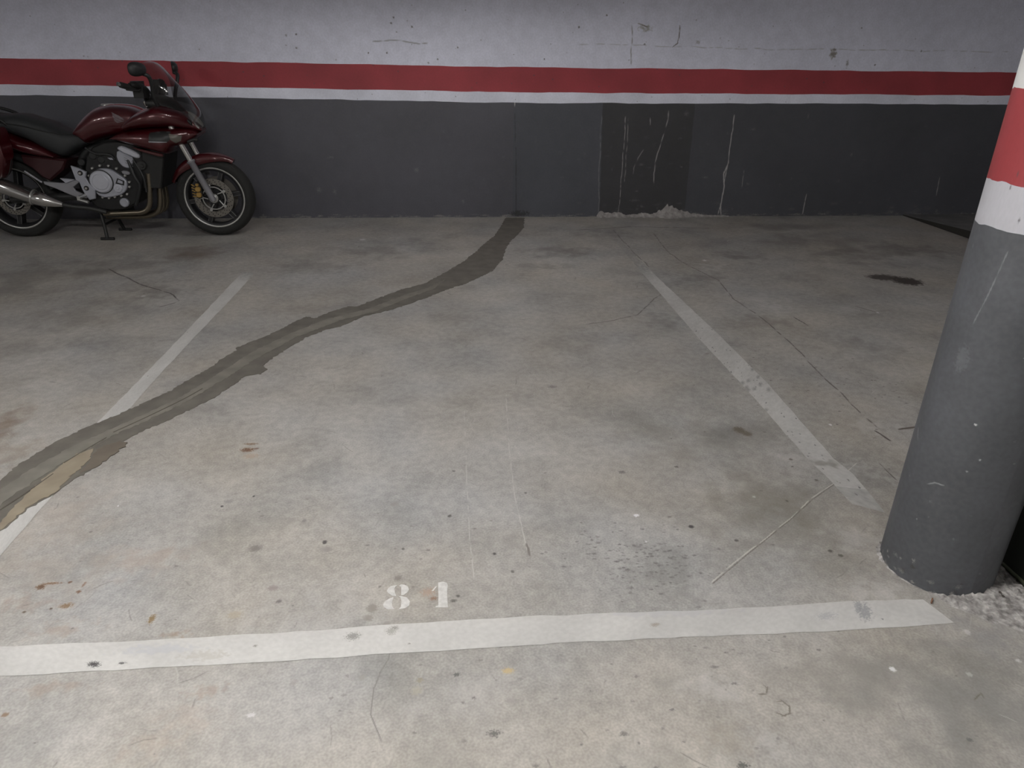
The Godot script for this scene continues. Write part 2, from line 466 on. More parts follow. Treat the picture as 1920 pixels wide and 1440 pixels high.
	# oil puddle marks and drips with an outline of their own
	for b in [
		[2.916, -4.44, 0.127, 0.087, oil, 0.85, 0.3], [3.031, -4.347, 0.11, 0.114, rgb(52,46,42), 0.9, 0.35], [1.113, -2.375, 0.026, 0.032, rgb(96,86,74), 0.8, 0.5], [1.133, -2.343, 0.023, 0.023, rgb(100,90,80), 0.8, 0.5],
		[-0.776, -2.332, 0.027, 0.016, rgb(96,66,46), 0.85, 0.8], [-0.775, -2.376, 0.028, 0.008, rgb(120,100,80), 0.8, 0.6], [-0.746, -2.339, 0.01, 0.008, rgb(110,90,80), 0.8, 0.6], [-0.752, -2.285, 0.031, 0.02, rgb(164,146,128), 0.6, 0.6],
		[-1.146, -1.612, 0.014, 0.012, rgb(92,66,46), 0.85, 0.7], [-1.122, -1.625, 0.026, 0.005, rgb(112,84,62), 0.8, 0.6], [-1.076, -1.627, 0.006, 0.006, rgb(96,70,54), 0.85, 0.5], [-1.035, -1.585, 0.007, 0.007, rgb(104,76,58), 0.8, 0.6], [-1.034, -1.615, 0.004, 0.012, rgb(120,92,74), 0.7, 0.8],
		[-1.042, -1.532, 0.018, 0.011, rgb(120,94,66), 0.75, 0.8], [-1.076, -1.523, 0.004, 0.005, rgb(84,72,62), 0.9, 0.3], [-1.139, -1.515, 0.006, 0.005, rgb(90,78,68), 0.9, 0.3], [-0.8, -1.467, 0.008, 0.019, rgb(112,88,52), 0.75, 0.7],
		[-0.606, -1.743, 0.022, 0.018, rgb(112,108,104), 0.7, 0.6], [-0.406, -1.76, 0.008, 0.011, rgb(66,64,64), 0.85, 0.3], [-0.394, -1.724, 0.019, 0.015, rgb(134,130,126), 0.7, 0.5], [-0.515, -1.565, 0.017, 0.013, rgb(134,126,122), 0.75, 0.5],
		[-0.488, -1.511, 0.009, 0.008, rgb(104,100,98), 0.8, 0.4], [-0.765, -1.969, 0.005, 0.006, rgb(60,58,58), 0.9, 0.3], [-0.752, -1.996, 0.017, 0.013, rgb(128,126,124), 0.6, 0.6], [-0.678, -2.022, 0.004, 0.007, rgb(60,58,58), 0.9, 0.3],
		[-0.487, -1.873, 0.008, 0.009, rgb(120,118,116), 0.7, 0.4], [-0.591, -1.468, 0.021, 0.016, rgb(158,148,128), 0.6, 0.5], [-0.176, -1.584, 0.013, 0.014, rgb(122,118,112), 0.75, 0.5], [-0.223, -1.552, 0.004, 0.004, rgb(110,106,102), 0.8, 0.3],
		[-0.132, -1.544, 0.006, 0.007, rgb(128,124,118), 0.8, 0.3], [-0.237, -1.468, 0.018, 0.02, rgb(132,128,120), 0.8, 0.35], [-0.243, -1.433, 0.014, 0.014, rgb(138,134,126), 0.8, 0.4], [-0.194, -1.409, 0.011, 0.008, rgb(140,136,130), 0.7, 0.4],
		[-0.09, -1.52, 0.023, 0.017, rgb(160,136,118), 0.65, 0.9], [-0.075, -1.494, 0.012, 0.008, rgb(132,104,86), 0.8, 0.7], [-0.009, -1.5, 0.007, 0.006, rgb(84,82,78), 0.85, 0.3], [-0.021, -1.482, 0.009, 0.006, rgb(92,90,86), 0.85, 0.5],
		[-0.032, -1.87, 0.007, 0.009, rgb(82,80,78), 0.85, 0.4], [0.1, -1.672, 0.006, 0.007, rgb(66,64,62), 0.9, 0.3], [0.147, -1.59, 0.006, 0.007, rgb(96,94,90), 0.85, 0.3], [-0.209, -1.946, 0.017, 0.015, rgb(136,132,128), 0.6, 0.7],
		[-0.017, -2.138, 0.006, 0.007, rgb(100,98,96), 0.8, 0.4], [0.224, -1.985, 0.005, 0.006, rgb(96,94,92), 0.8, 0.4], [-0.17, -1.712, 0.005, 0.005, rgb(80,78,76), 0.8, 0.5], [-0.277, -1.737, 0.008, 0.005, rgb(110,108,104), 0.7, 0.6],
		[0.724, -1.765, 0.01, 0.01, rgb(62,60,60), 0.9, 0.2], [0.841, -1.687, 0.007, 0.007, rgb(84,80,78), 0.85, 0.3], [1.105, -1.619, 0.008, 0.008, rgb(82,78,74), 0.85, 0.4], [1.125, -1.597, 0.008, 0.008, rgb(86,82,76), 0.85, 0.4],
		[1.249, -2.001, 0.008, 0.007, rgb(92,88,82), 0.8, 0.4], [1.089, -1.883, 0.005, 0.007, rgb(90,86,80), 0.8, 0.4], [1.221, -2.143, 0.008, 0.008, rgb(100,94,86), 0.8, 0.4], [0.783, -2.118, 0.008, 0.007, rgb(92,88,84), 0.8, 0.6],
		[-0.016, -1.231, 0.01, 0.006, rgb(92,92,90), 0.85, 0.7], [0.023, -1.161, 0.005, 0.004, rgb(106,104,100), 0.8, 0.7], [-0.238, -1.237, 0.01, 0.01, rgb(146,144,138), 0.8, 0.3], [-0.273, -1.244, 0.006, 0.005, rgb(130,128,124), 0.7, 0.6],
		[0.107, -1.234, 0.017, 0.01, rgb(188,166,122), 0.8, 0.5], [0.104, -1.148, 0.011, 0.009, rgb(150,146,142), 0.7, 0.5], [-0.102, -1.22, 0.009, 0.008, rgb(140,134,116), 0.7, 0.6], [-0.109, -1.19, 0.015, 0.014, rgb(164,158,144), 0.6, 0.6],
		[0.064, -1.064, 0.014, 0.009, rgb(96,95,92), 0.8, 1.0], [0.467, -1.097, 0.006, 0.004, rgb(110,108,106), 0.8, 0.8], [-0.395, -1.234, 0.012, 0.011, rgb(146,142,138), 0.6, 0.6], [-1.01, -1.189, 0.008, 0.007, rgb(122,100,80), 0.8, 0.4],
		[0.575, -0.951, 0.013, 0.008, rgb(84,84,82), 0.8, 1.0], [1.09, -0.975, 0.008, 0.006, rgb(98,98,98), 0.7, 0.8], [0.577, -2.094, 0.013, 0.011, rgb(96,94,92), 0.7, 0.9], [0.426, -2.817, 0.021, 0.017, rgb(110,106,104), 0.6, 0.7]]:
		s.blot(b[0], b[1], b[2], b[3], b[4], b[5], n2, b[6] * 0.8, 0.4)
	# countless faint scuffs and scratches
	var q0 := RandomNumberGenerator.new()
	q0.seed = 9
	for i in 1300:
		var a := Vector2(q0.randf_range(-3.0, 3.0), q0.randf_range(-6.3, -0.8))
		var d := Vector2.from_angle(q0.randf_range(0, TAU)) * q0.randf_range(0.01, 0.06)
		var pale := q0.randf() < 0.55
		var al := q0.randf_range(0.1, 0.32)
		if a.x > s.o.x and a.x < s.o.x + s.w * s.mpp and a.y > s.o.y and a.y < s.o.y + s.h * s.mpp:
			s.line(PackedVector2Array([a, a + d * 0.5 + d.orthogonal() * q0.randf_range(-0.1, 0.1), a + d]), 0.0018, rgb(190, 188, 184) if pale else rgb(112, 109, 104), al, n, 0.1)
	for i in 700:
		var a := Vector2(q0.randf_range(-3.0, 3.0), q0.randf_range(-6.3, -0.8))
		var rx := q0.randf_range(0.01, 0.06)
		var tone := rgb(134, 130, 125) if q0.randf() < 0.5 else rgb(180, 177, 172)
		s.blot(a.x, a.y, rx, rx * q0.randf_range(0.3, 0.8), tone, q0.randf_range(0.1, 0.3), n, 1.0, 1.0)
	# white drops of paint
	for b in [[0.566, -1.835, 0.01, 0.01, 0.95], [1.034, -1.174, 0.01, 0.009, 0.95], [1.36, -1.178, 0.008, 0.006, 0.6], [1.298, -1.278, 0.01, 0.011, 0.45], [1.211, -1.146, 0.008, 0.008, 0.4], [-0.471, -1.15, 0.012, 0.007, 0.5], [-0.719, -5.64, 0.029, 0.036, 0.5], [1.828, -4.921, 0.016, 0.025, 0.7], [2.469, -3.73, 0.01, 0.016, 0.7], [1.501, -2.397, 0.007, 0.01, 0.8], [0.562, -1.7, 0.005, 0.005, 0.7], [-1.098, -1.993, 0.003, 0.005, 0.8], [-1.864, -4.226, 0.013, 0.017, 0.6], [0.988, -1.914, 0.007, 0.007, 0.5]]:
		s.blot(b[0], b[1], b[2], b[3], rgb(226, 226, 228), b[4], n2, 0.35, 0.35)
	# speckle clusters
	var r := RandomNumberGenerator.new()
	r.seed = 5
	for cl in [[Vector2(1.484, -2.906), 0.42, 0.5, 70, rgb(84,78,74)], [Vector2(1.852, -2.768), 0.3, 0.4, 40, rgb(88,82,78)], [Vector2(0.525, -1.615), 0.2, 0.15, 220, rgb(104,102,100)], [Vector2(1.416, -2.214), 0.4, 0.3, 40, rgb(92,86,82)], [Vector2(-1.822, -4.386), 0.35, 0.3, 26, rgb(70,64,62)], [Vector2(-0.361, -1.799), 1.1, 0.5, 60, rgb(112,108,104)], [Vector2(0.108, -1.123), 0.9, 0.3, 60, rgb(112,110,106)], [Vector2(0.655, -1.128), 0.6, 0.3, 40, rgb(116,114,110)]]:
		for i in int(cl[3]):
			var p: Vector2 = cl[0] + Vector2(r.randfn(0, cl[1] * 0.5), r.randfn(0, cl[2] * 0.5))
			var q := r.randf_range(0.0015, 0.005)
			s.blot(p.x, p.y, q * r.randf_range(1, 2.2), q, cl[4], r.randf_range(0.35, 0.85), n2, 0.5, 0.5)
	# cracks, joints and scratches
	s.line(PackedVector2Array([Vector2(1.681, -5.783), Vector2(1.631, -5.209), Vector2(1.641, -4.898), Vector2(1.751, -4.422), Vector2(1.711, -4.023), Vector2(1.742, -3.725), Vector2(1.742, -3.304), Vector2(1.707, -2.926), Vector2(1.698, -2.764), Vector2(1.674, -2.369)]), 0.006, rgb(96,90,86), 0.6, n, 0.1)
	s.line(PackedVector2Array([Vector2(1.367, -5.911), Vector2(1.362, -5.301), Vector2(1.37, -4.764)]), 0.006, rgb(92,88,86), 0.5, n, 0.1)
	s.line(PackedVector2Array([Vector2(1.046, -5.919), Vector2(1.539, -6.053), Vector2(2.229, -5.973)]), 0.012, rgb(88,84,82), 0.4, n, 0.1)
	s.line(PackedVector2Array([Vector2(1.288, -4.127), Vector2(1.215, -4.044), Vector2(1.044, -3.757), Vector2(0.887, -3.673), Vector2(0.724, -3.611)]), 0.006, rgb(100,96,92), 0.5, n, 0.2)
	s.line(PackedVector2Array([Vector2(-2.31, -4.829), Vector2(-1.988, -4.484), Vector2(-1.719, -4.273), Vector2(-1.619, -4.114), Vector2(-1.691, -4.019)]), 0.007, rgb(70,64,62), 0.7, n, 0.1)
	s.line(PackedVector2Array([Vector2(0.03, -2.604), Vector2(0.027, -2.076), Vector2(0.03, -1.774), Vector2(0.036, -1.566)]), 0.003, rgb(190,188,184), 0.35, n, 0.2, 0.4)
	s.line(PackedVector2Array([Vector2(0.213, -2.746), Vector2(0.19, -2.247), Vector2(0.186, -1.968), Vector2(0.194, -1.764), Vector2(0.197, -1.685)]), 0.003, rgb(194,192,188), 0.4, n, 0.15, 0.4)
	s.line(PackedVector2Array([Vector2(0.196, -1.706), Vector2(0.203, -1.66)]), 0.006, rgb(120,116,110), 0.7, n, 0.0)
	s.line(PackedVector2Array([Vector2(0.706, -1.51), Vector2(0.851, -1.628), Vector2(1.055, -1.786), Vector2(1.176, -1.89), Vector2(1.301, -1.98), Vector2(1.451, -2.103)]), 0.0034, rgb(200,197,190), 0.8, n, 0.2, 0.8)
	s.line(PackedVector2Array([Vector2(0.704, -1.503), Vector2(0.849, -1.62), Vector2(1.051, -1.778), Vector2(1.177, -1.884), Vector2(1.301, -1.974)]), 0.002, rgb(104,98,92), 0.8, n, 0.0, 0.2)
	s.line(PackedVector2Array([Vector2(-0.177, -1.342), Vector2(-0.18, -1.29), Vector2(-0.197, -1.25), Vector2(-0.207, -1.204), Vector2(-0.206, -1.131), Vector2(-0.177, -1.061), Vector2(-0.167, -1.01)]), 0.0022, rgb(122,120,116), 0.8, n, 0.1)
	s.line(PackedVector2Array([Vector2(1.65, -2.326), Vector2(1.667, -2.26)]), 0.008, rgb(80,74,70), 0.8, n, 0.1)
	s.line(PackedVector2Array([Vector2(1.77, -2.341), Vector2(1.831, -2.36)]), 0.01, rgb(90,82,76), 0.8, n, 0.1)
	s.line(PackedVector2Array([Vector2(1.535, -2.09), Vector2(1.532, -1.983)]), 0.004, rgb(96,90,86), 0.6, n, 0.1)
	s.line(PackedVector2Array([Vector2(2.399, -3.84), Vector2(2.459, -3.74)]), 0.006, rgb(84,80,78), 0.7, n, 0.1)
	s.line(PackedVector2Array([Vector2(1.933, -3.67), Vector2(1.946, -3.537)]), 0.006, rgb(84,80,78), 0.7, n, 0.1)
	for k in [PackedVector2Array([Vector2(0.698, -1.156), Vector2(0.705, -1.14), Vector2(0.697, -1.125), Vector2(0.685, -1.125)]), PackedVector2Array([Vector2(0.707, -1.101), Vector2(0.726, -1.101), Vector2(0.735, -1.086), Vector2(0.73, -1.069), Vector2(0.713, -1.064), Vector2(0.705, -1.069)]), PackedVector2Array([Vector2(1.18, -1.076), Vector2(1.198, -1.087), Vector2(1.196, -1.072)])]:
		s.line(k, 0.0025, rgb(112, 108, 98), 0.8, n2, 0.0)

# =====================================================================  back wall
func build_back_wall():
	var plaster := mottled(rgb(216, 218, 232), rgb(234, 236, 248), 1.5, 0.85, 6)
	var s := mk()
	box(s, Vector3(-8.8, -0.3, WALL_Z - 0.25), Vector3(8.8, 2.62, WALL_Z - 0.004))
	var wall := part("wall_back", s, plaster)
	tag(wall, "", "", "", "structure")
	# wavering hand-painted edges: top of the grey, of the white stripe, of the red stripe
	var nz := noise(31, 0.5, 3)
	var edge := func(x: float, which: int) -> float:
		var base: float = [0.983, 1.064, 1.2585][which]
		var drift := [[-4.0, 0.018, 0.016, 0.014], [-3.4, 0.017, 0.015, 0.013], [-1.6, 0.01, 0.011, 0.007], [0.5, -0.009, -0.006, -0.005], [2.8, 0.004, 0.002, 0.0], [5.2, 0.013, 0.009, 0.004]]
		var d: float = drift[0][which + 1] if x < -4.0 else drift[-1][which + 1]
		for i in drift.size() - 1:
			if x >= drift[i][0] and x <= drift[i + 1][0]:
				d = lerpf(drift[i][which + 1], drift[i + 1][which + 1], (x - drift[i][0]) / (drift[i + 1][0] - drift[i][0]))
		return base + d + nz.get_noise_2d(x, which * 7.0) * 0.007
	var xs := []
	for i in 353: xs.append(-8.8 + i * 0.05)
	var strip := func(lo: int, hi: int, y_lo: float, y_hi: float) -> PackedVector2Array:
		var p := PackedVector2Array()
		for x in xs: p.append(Vector2(x, edge.call(x, lo) if lo >= 0 else y_lo))
		for i in range(xs.size() - 1, -1, -1): p.append(Vector2(xs[i], edge.call(xs[i], hi) if hi >= 0 else y_hi))
		return p
	var up := wall_sheet(true)
	var low := wall_sheet(false)
	var band := func(called: String, poly: PackedVector2Array, m: Material, r: Rect2, proud: float):
		var st := mk()
		# built in narrow upright pieces so that the ears stay well shaped
		var half := poly.size() / 2
		for i in half - 1:
			prism(st, PackedVector2Array([poly[i], poly[i + 1], poly[poly.size() - 2 - i], poly[poly.size() - 1 - i]]), WALL_Z - 0.004, WALL_Z + proud, 0.0, r)
		return part(called, st, m, wall)
	var mu := mat(Color.WHITE, 0.8)
	mu.albedo_texture = up
	var ml := mat(Color.WHITE, 0.55)
	ml.albedo_texture = low
	band.call("upper_paint", strip.call(2, -1, 0.0, 1.9), mu, Rect2(-4.2, 1.2, 9.8304, 0.64), 0.0)
	band.call("red_stripe", strip.call(1, 2, 0, 0), wall_paint(rgb(160, 60, 68), 41, 0.10), Rect2(-4.2, 1.0, 2.4, 0.3), 0.0012)
	band.call("white_stripe", strip.call(0, 1, 0, 0), wall_paint(rgb(226, 228, 242), 42, 0.08), Rect2(-4.2, 0.95, 2.4, 0.3), 0.0008)
	band.call("grey_paint", strip.call(-1, 0, -0.01, 0), ml, Rect2(-4.2, 0.0, 9.8304, 1.0), 0.0004)
	# lime crust that has grown at the foot of the damp patch
	lime_crust()

func wall_paint(c: Color, seed_: int, amount: float) -> StandardMaterial3D:
	var w := 600
	var h := 75
	var s := sheet(w, h, 0.004, Vector2(0, 0))
	var a := noise_bytes(seed_, 0.5, 4, w, h, 0.004, Vector2(seed_, 0))
	var b := noise_bytes(seed_ + 1, 0.02, 2, w, h, 0.004, Vector2(0, seed_))
	for i in w * h:
		var k := 1.0 + (a[i] - 128) / 128.0 * amount + (b[i] - 128) / 128.0 * amount * 0.35
		s.d[i * 3] = clampi(int(c.r * 255 * k), 0, 255); s.d[i * 3 + 1] = clampi(int(c.g * 255 * k), 0, 255); s.d[i * 3 + 2] = clampi(int(c.b * 255 * k), 0, 255)
	var n := noise(seed_ + 2, 9.0, 2)
	for i in 14:
		s.blot(rng.randf() * 2.4, rng.randf() * 0.3, rng.randf_range(0.003, 0.007), rng.randf_range(0.003, 0.006), rgb(80, 76, 78), 0.7, n, 0.5, 0.4)
	var m := mat(Color.WHITE, 0.6)
	m.albedo_texture = s.texture()
	return m

# pictures are laid out with y downwards, so wall heights are turned round: v = top - y
func wall_sheet(upper: bool) -> ImageTexture:
	var top := 1.84 if upper else 1.0
	var w := 2048
	var h := 134 if upper else 208
	var mpp := 0.0048
	var s := sheet(w, h, mpp, Vector2(-4.2, 0.0))
	var a := noise_bytes(51, 0.9, 4, w, h, mpp, Vector2(-4.2, 3.0))
	var b := noise_bytes(52, 0.12, 3, w, h, mpp, Vector2(-4.2, 3.0))
	var c := noise_bytes(53, 0.02, 2, w, h, mpp, Vector2(-4.2, 3.0))
	for i in w * h:
		var x := -4.2 + (i % w) * mpp
		var k := (a[i] - 128) / 128.0 * (0.035 if upper else 0.07) + (b[i] - 128) / 128.0 * 0.03 + (c[i] - 128) / 128.0 * 0.035
		var base := Vector3(226, 228, 244) if upper else Vector3(84, 84, 91)
		if not upper:
			# coats of different batches: the newer coat left of the damp patch, the old one right of it
			var y := top - (i / w) * mpp
			if x > 1.355 - (y * 0.035) and x < 2.16 - y * 0.02: base = Vector3(62, 62, 65)
			elif x >= 2.16 - y * 0.02: base = Vector3(74, 75, 81)
			elif x > 0.545: base = Vector3(80, 82, 89)
		base *= 1.0 + k
		s.d[i * 3] = clampi(int(base.x), 0, 255); s.d[i * 3 + 1] = clampi(int(base.y), 0, 255); s.d[i * 3 + 2] = clampi(int(base.z), 0, 255)
	var n := noise(54, 22.0, 3)
	var n2 := noise(55, 9.0, 2)
	var flip := func(p: PackedVector2Array) -> PackedVector2Array:
		var q := PackedVector2Array()
		for v in p: q.append(Vector2(v.x, top - v.y))
		return q
	if upper:
		for p in PackedVector2Array([Vector2(-1.308, 1.468), Vector2(-1.227, 1.477), Vector2(-1.238, 1.376), Vector2(-0.661, 1.348), Vector2(-0.509, 1.35), Vector2(-0.441, 1.612), Vector2(-0.461, 1.57), Vector2(-0.295, 1.545), Vector2(0.075, 1.397), Vector2(1.081, 1.563), Vector2(1.646, 1.443), Vector2(3.523, 1.596), Vector2(4.107, 1.423), Vector2(3.711, 1.308), Vector2(-0.095, 1.307), Vector2(-0.171, 1.278), Vector2(0.799, 1.318), Vector2(1.307, 1.657)]):
			s.blot(p.x, top - p.y, 0.008, 0.008, rgb(92, 90, 92), 0.8, n2, 0.5, 0.5)
		s.line(flip.call(PackedVector2Array([Vector2(1.525, 1.573), Vector2(1.536, 1.454), Vector2(1.545, 1.29)])), 0.009, rgb(158, 158, 165), 0.6, n, 0.1)
		s.line(flip.call(PackedVector2Array([Vector2(1.586, 1.598), Vector2(1.651, 1.583), Vector2(1.697, 1.584)])), 0.007, rgb(124, 118, 112), 0.7, n, 0.1)
		s.line(flip.call(PackedVector2Array([Vector2(1.934, 1.58), Vector2(1.939, 1.5), Vector2(1.93, 1.451), Vector2(1.896, 1.426)])), 0.006, rgb(104, 102, 104), 0.7, n, 0.2)
		s.line(flip.call(PackedVector2Array([Vector2(-0.611, 1.439), Vector2(-0.352, 1.435), Vector2(-0.178, 1.43)])), 0.009, rgb(168, 168, 176), 0.5, n, 0.1)
		s.line(flip.call(PackedVector2Array([Vector2(1.065, 1.435), Vector2(1.519, 1.437), Vector2(2.072, 1.428), Vector2(2.634, 1.42), Vector2(4.961, 1.43)])), 0.007, rgb(188, 188, 196), 0.4, n, 0.3)
		s.blot(Vector2(3.314, 1.395).x, top - Vector2(3.314, 1.395).y, 0.03, 0.05, rgb(112, 106, 98), 0.75, n, 0.6, 0.6)
		s.blot(Vector2(1.644, 1.563).x, top - Vector2(1.644, 1.563).y, 0.06, 0.025, rgb(140, 138, 130), 0.6, n, 0.8, 0.8)
		s.blot(Vector2(3.457, 1.313).x, top - Vector2(3.457, 1.313).y, 0.012, 0.03, rgb(120, 118, 120), 0.7, n2, 0.8, 0.6)
		s.blot(Vector2(2.104, 1.466).x, top - Vector2(2.104, 1.466).y, 0.02, 0.02, rgb(150, 150, 156), 0.6, n2, 0.6, 0.6)
		for i in 60:
			s.blot(rng.randf_range(-4, 5.4), rng.randf_range(0, 0.55), rng.randf_range(0.003, 0.006), rng.randf_range(0.003, 0.006), rgb(120, 118, 122), 0.7, n2, 0.6, 0.5)
	else:
		var lime := rgb(176, 172, 172)
		# runs of lime below leaks
		s.line(flip.call(PackedVector2Array([Vector2(1.534, 0.864), Vector2(1.535, 0.551), Vector2(1.535, 0.366), Vector2(1.534, 0.128), Vector2(1.527, 0.03)])), 0.005, lime, 0.55, n, 0.0)
		s.line(flip.call(PackedVector2Array([Vector2(1.559, 0.847), Vector2(1.564, 0.551), Vector2(1.569, 0.319)])), 0.005, lime, 0.3, n, 0.0)
		s.line(flip.call(PackedVector2Array([Vector2(1.911, 0.911), Vector2(1.891, 0.733), Vector2(1.869, 0.62), Vector2(1.834, 0.483), Vector2(1.824, 0.389), Vector2(1.84, 0.271)])), 0.010, lime, 0.24, n, 0.1)
		s.line(flip.call(PackedVector2Array([Vector2(1.724, 0.606), Vector2(1.668, 0.528), Vector2(1.637, 0.436), Vector2(1.636, 0.389)])), 0.009, lime, 0.18, n, 0.1)
		s.line(flip.call(PackedVector2Array([Vector2(1.754, 0.853), Vector2(1.758, 0.808)])), 0.007, lime, 0.5, n, 0.0)
		s.line(flip.call(PackedVector2Array([Vector2(2.507, 0.884), Vector2(2.51, 0.669), Vector2(2.512, 0.484), Vector2(2.496, 0.319), Vector2(2.495, 0.15), Vector2(2.481, 0.027)])), 0.007, lime, 0.9, n, -0.3)
		s.line(flip.call(PackedVector2Array([Vector2(2.509, 0.47), Vector2(2.481, 0.39), Vector2(2.498, 0.271), Vector2(2.491, 0.101), Vector2(2.507, 0.027)])), 0.010, lime, 0.65, n, -0.1)
		s.line(flip.call(PackedVector2Array([Vector2(3.309, 0.197), Vector2(3.302, 0.074), Vector2(3.301, 0.024)])), 0.008, lime, 0.6, n, 0.0)
		s.line(flip.call(PackedVector2Array([Vector2(4.582, 0.353), Vector2(4.594, 0.195)])), 0.007, lime, 0.5, n, 0.0)
		s.line(flip.call(PackedVector2Array([Vector2(2.673, 0.414), Vector2(2.675, 0.271)])), 0.008, lime, 0.2, n, 0.0)
		s.line(flip.call(PackedVector2Array([Vector2(1.314, 0.885), Vector2(1.328, 0.459), Vector2(1.346, 0.031)])), 0.008, rgb(120, 120, 124), 0.55, n, 0.1)
		s.line(flip.call(PackedVector2Array([Vector2(0.55, 1.063), Vector2(0.552, 0.944)])), 0.009, lime, 0.8, n, 0.1)
		s.line(flip.call(PackedVector2Array([Vector2(0.557, 0.879), Vector2(0.572, 0.503), Vector2(0.584, 0.034)])), 0.006, rgb(52, 52, 56), 0.7, n, 0.0)
		s.blot(Vector2(0.609, 0.034).x, top - Vector2(0.609, 0.034).y, 0.1, 0.03, rgb(48, 48, 50), 0.8, n2, 0.5, 0.5)
		for p in PackedVector2Array([Vector2(1.685, 0.233), Vector2(1.708, 0.468), Vector2(2.079, 0.45), Vector2(2.727, 0.299), Vector2(2.315, 0.357), Vector2(3.665, 0.562), Vector2(2.701, 0.774), Vector2(1.747, 0.098), Vector2(-1.041, 0.526), Vector2(-0.31, 0.419), Vector2(0.099, 0.145), Vector2(3.189, 0.889), Vector2(-1.173, 0.25), Vector2(-1.035, 0.236), Vector2(2.075, 0.899)]):
			s.blot(p.x, top - p.y, rng.randf_range(0.008, 0.03), rng.randf_range(0.008, 0.025), lime, 0.3, n2, 0.8, 0.8)
		# splashes and lime along the foot
		for i in 260:
			var x := rng.randf_range(-2.0, 5.2)
			s.blot(x, top - absf(rng.randfn(0.0, 0.012)), rng.randf_range(0.01, 0.05), rng.randf_range(0.003, 0.009), rgb(150, 146, 142), rng.randf_range(0.25, 0.7), n2, 0.8, 0.6)
		for i in 70:
			s.blot(rng.randf_range(1.35, 5.2), top - absf(rng.randfn(0.0, 0.06)), rng.randf_range(0.01, 0.05), rng.randf_range(0.006, 0.02), rgb(130, 128, 128), rng.randf_range(0.1, 0.4), n2, 0.9, 0.8)
		for i in 130:
			s.blot(rng.randf_range(-2.0, 5.2), rng.randf_range(0.05, 0.98), rng.randf_range(0.004, 0.03), rng.randf_range(0.004, 0.02), rgb(112, 114, 120), rng.randf_range(0.08, 0.3), n, 0.9, 0.8)
	return s.texture()

func lime_crust():
	# a low ridge against the wall, its height read along the foot
	var hs := [[1.33, 0.012], [1.36, 0.06], [1.40, 0.035], [1.50, 0.04], [1.53, 0.05], [1.60, 0.02], [1.70, 0.022], [1.76, 0.04], [1.82, 0.03], [1.88, 0.035], [1.95, 0.085], [2.0, 0.1], [2.06, 0.085], [2.15, 0.05], [2.25, 0.028], [2.4, 0.014], [2.6, 0.006]]
	var n := noise(61, 0.05, 4)
	var s := mk()
	var cols := []
	var x := 1.33
	while x < 2.6:
		var h := 0.0
		for i in hs.size() - 1:
			if x >= hs[i][0] and x <= hs[i + 1][0]:
				h = lerpf(hs[i][1], hs[i + 1][1], (x - hs[i][0]) / (hs[i + 1][0] - hs[i][0]))
		var ring := PackedVector3Array()
		for j in 9:
			var t := j / 8.0
			var k := n.get_noise_2d(x * 1.0, t * 0.15) * 0.5 + 1.0
			ring.append(Vector3(x, h * k * pow(1.0 - t, 1.6), WALL_Z - 0.002 + t * (0.03 + h * 0.75) + n.get_noise_2d(x, t * 0.1 + 5.0) * 0.01))
		cols.append(ring)
		x += 0.012
	s.set_smooth_group(1)
	for i in cols.size() - 1:
		for j in 8:
			quad(s, cols[i][j], cols[i][j + 1], cols[i + 1][j + 1], cols[i + 1][j])
	var m := mottled(rgb(118, 114, 112), rgb(196, 192, 190), 0.25, 0.9, 62)
	var o := part("lime_crust", s, m)
	tag(o, "whitish lime crust grown at the foot of the damp dark wall patch", "deposit")

# =====================================================================  floor paint and the repaired trench
func paint_texture(len: float, wid: float, seed_: int, marks: Callable, worn: Callable) -> StandardMaterial3D:
	var w := mini(2048, int(len / 0.0018))
	var mpp := len / w
	var h := maxi(8, int(wid / mpp))
	var s := sheet(w, h, mpp, Vector2.ZERO)
	var a := noise_bytes(seed_, 0.3, 4, w, h, mpp, Vector2(seed_, 0))
	var b := noise_bytes(seed_ + 1, 0.02, 3, w, h, mpp, Vector2(0, seed_))
	for i in w * h:
		var k := 1.0 + (a[i] - 128) * 0.0005 + (b[i] - 128) * 0.0003
		s.d[i * 3] = clampi(int(197 * k), 0, 255); s.d[i * 3 + 1] = clampi(int(196 * k), 0, 255); s.d[i * 3 + 2] = clampi(int(193 * k), 0, 255)
	marks.call(s)
	var d := PackedByteArray()
	d.resize(w * h * 4)
	var e := noise(seed_ + 3, 0.05 / mpp, 4)
	for y in h:
		for x in w:
			var i := y * w + x
			d[i * 4] = s.d[i * 3]; d[i * 4 + 1] = s.d[i * 3 + 1]; d[i * 4 + 2] = s.d[i * 3 + 2]
			var keep: float = worn.call(x * mpp, y * mpp)
			var q := clampf(keep + e.get_noise_2d(x, y) * (0.04 + 0.5 * (1.0 - keep)) * keep, 0.0, 1.0)
			d[i * 4 + 3] = int(255 * clampf(q, 0.0, 0.95))
	var m := mat(Color.WHITE, 0.6)
	m.albedo_texture = ImageTexture.create_from_image(Image.create_from_data(w, h, false, Image.FORMAT_RGBA8, d))
	m.transparency = BaseMaterial3D.TRANSPARENCY_ALPHA
	m.texture_repeat = false
	return m

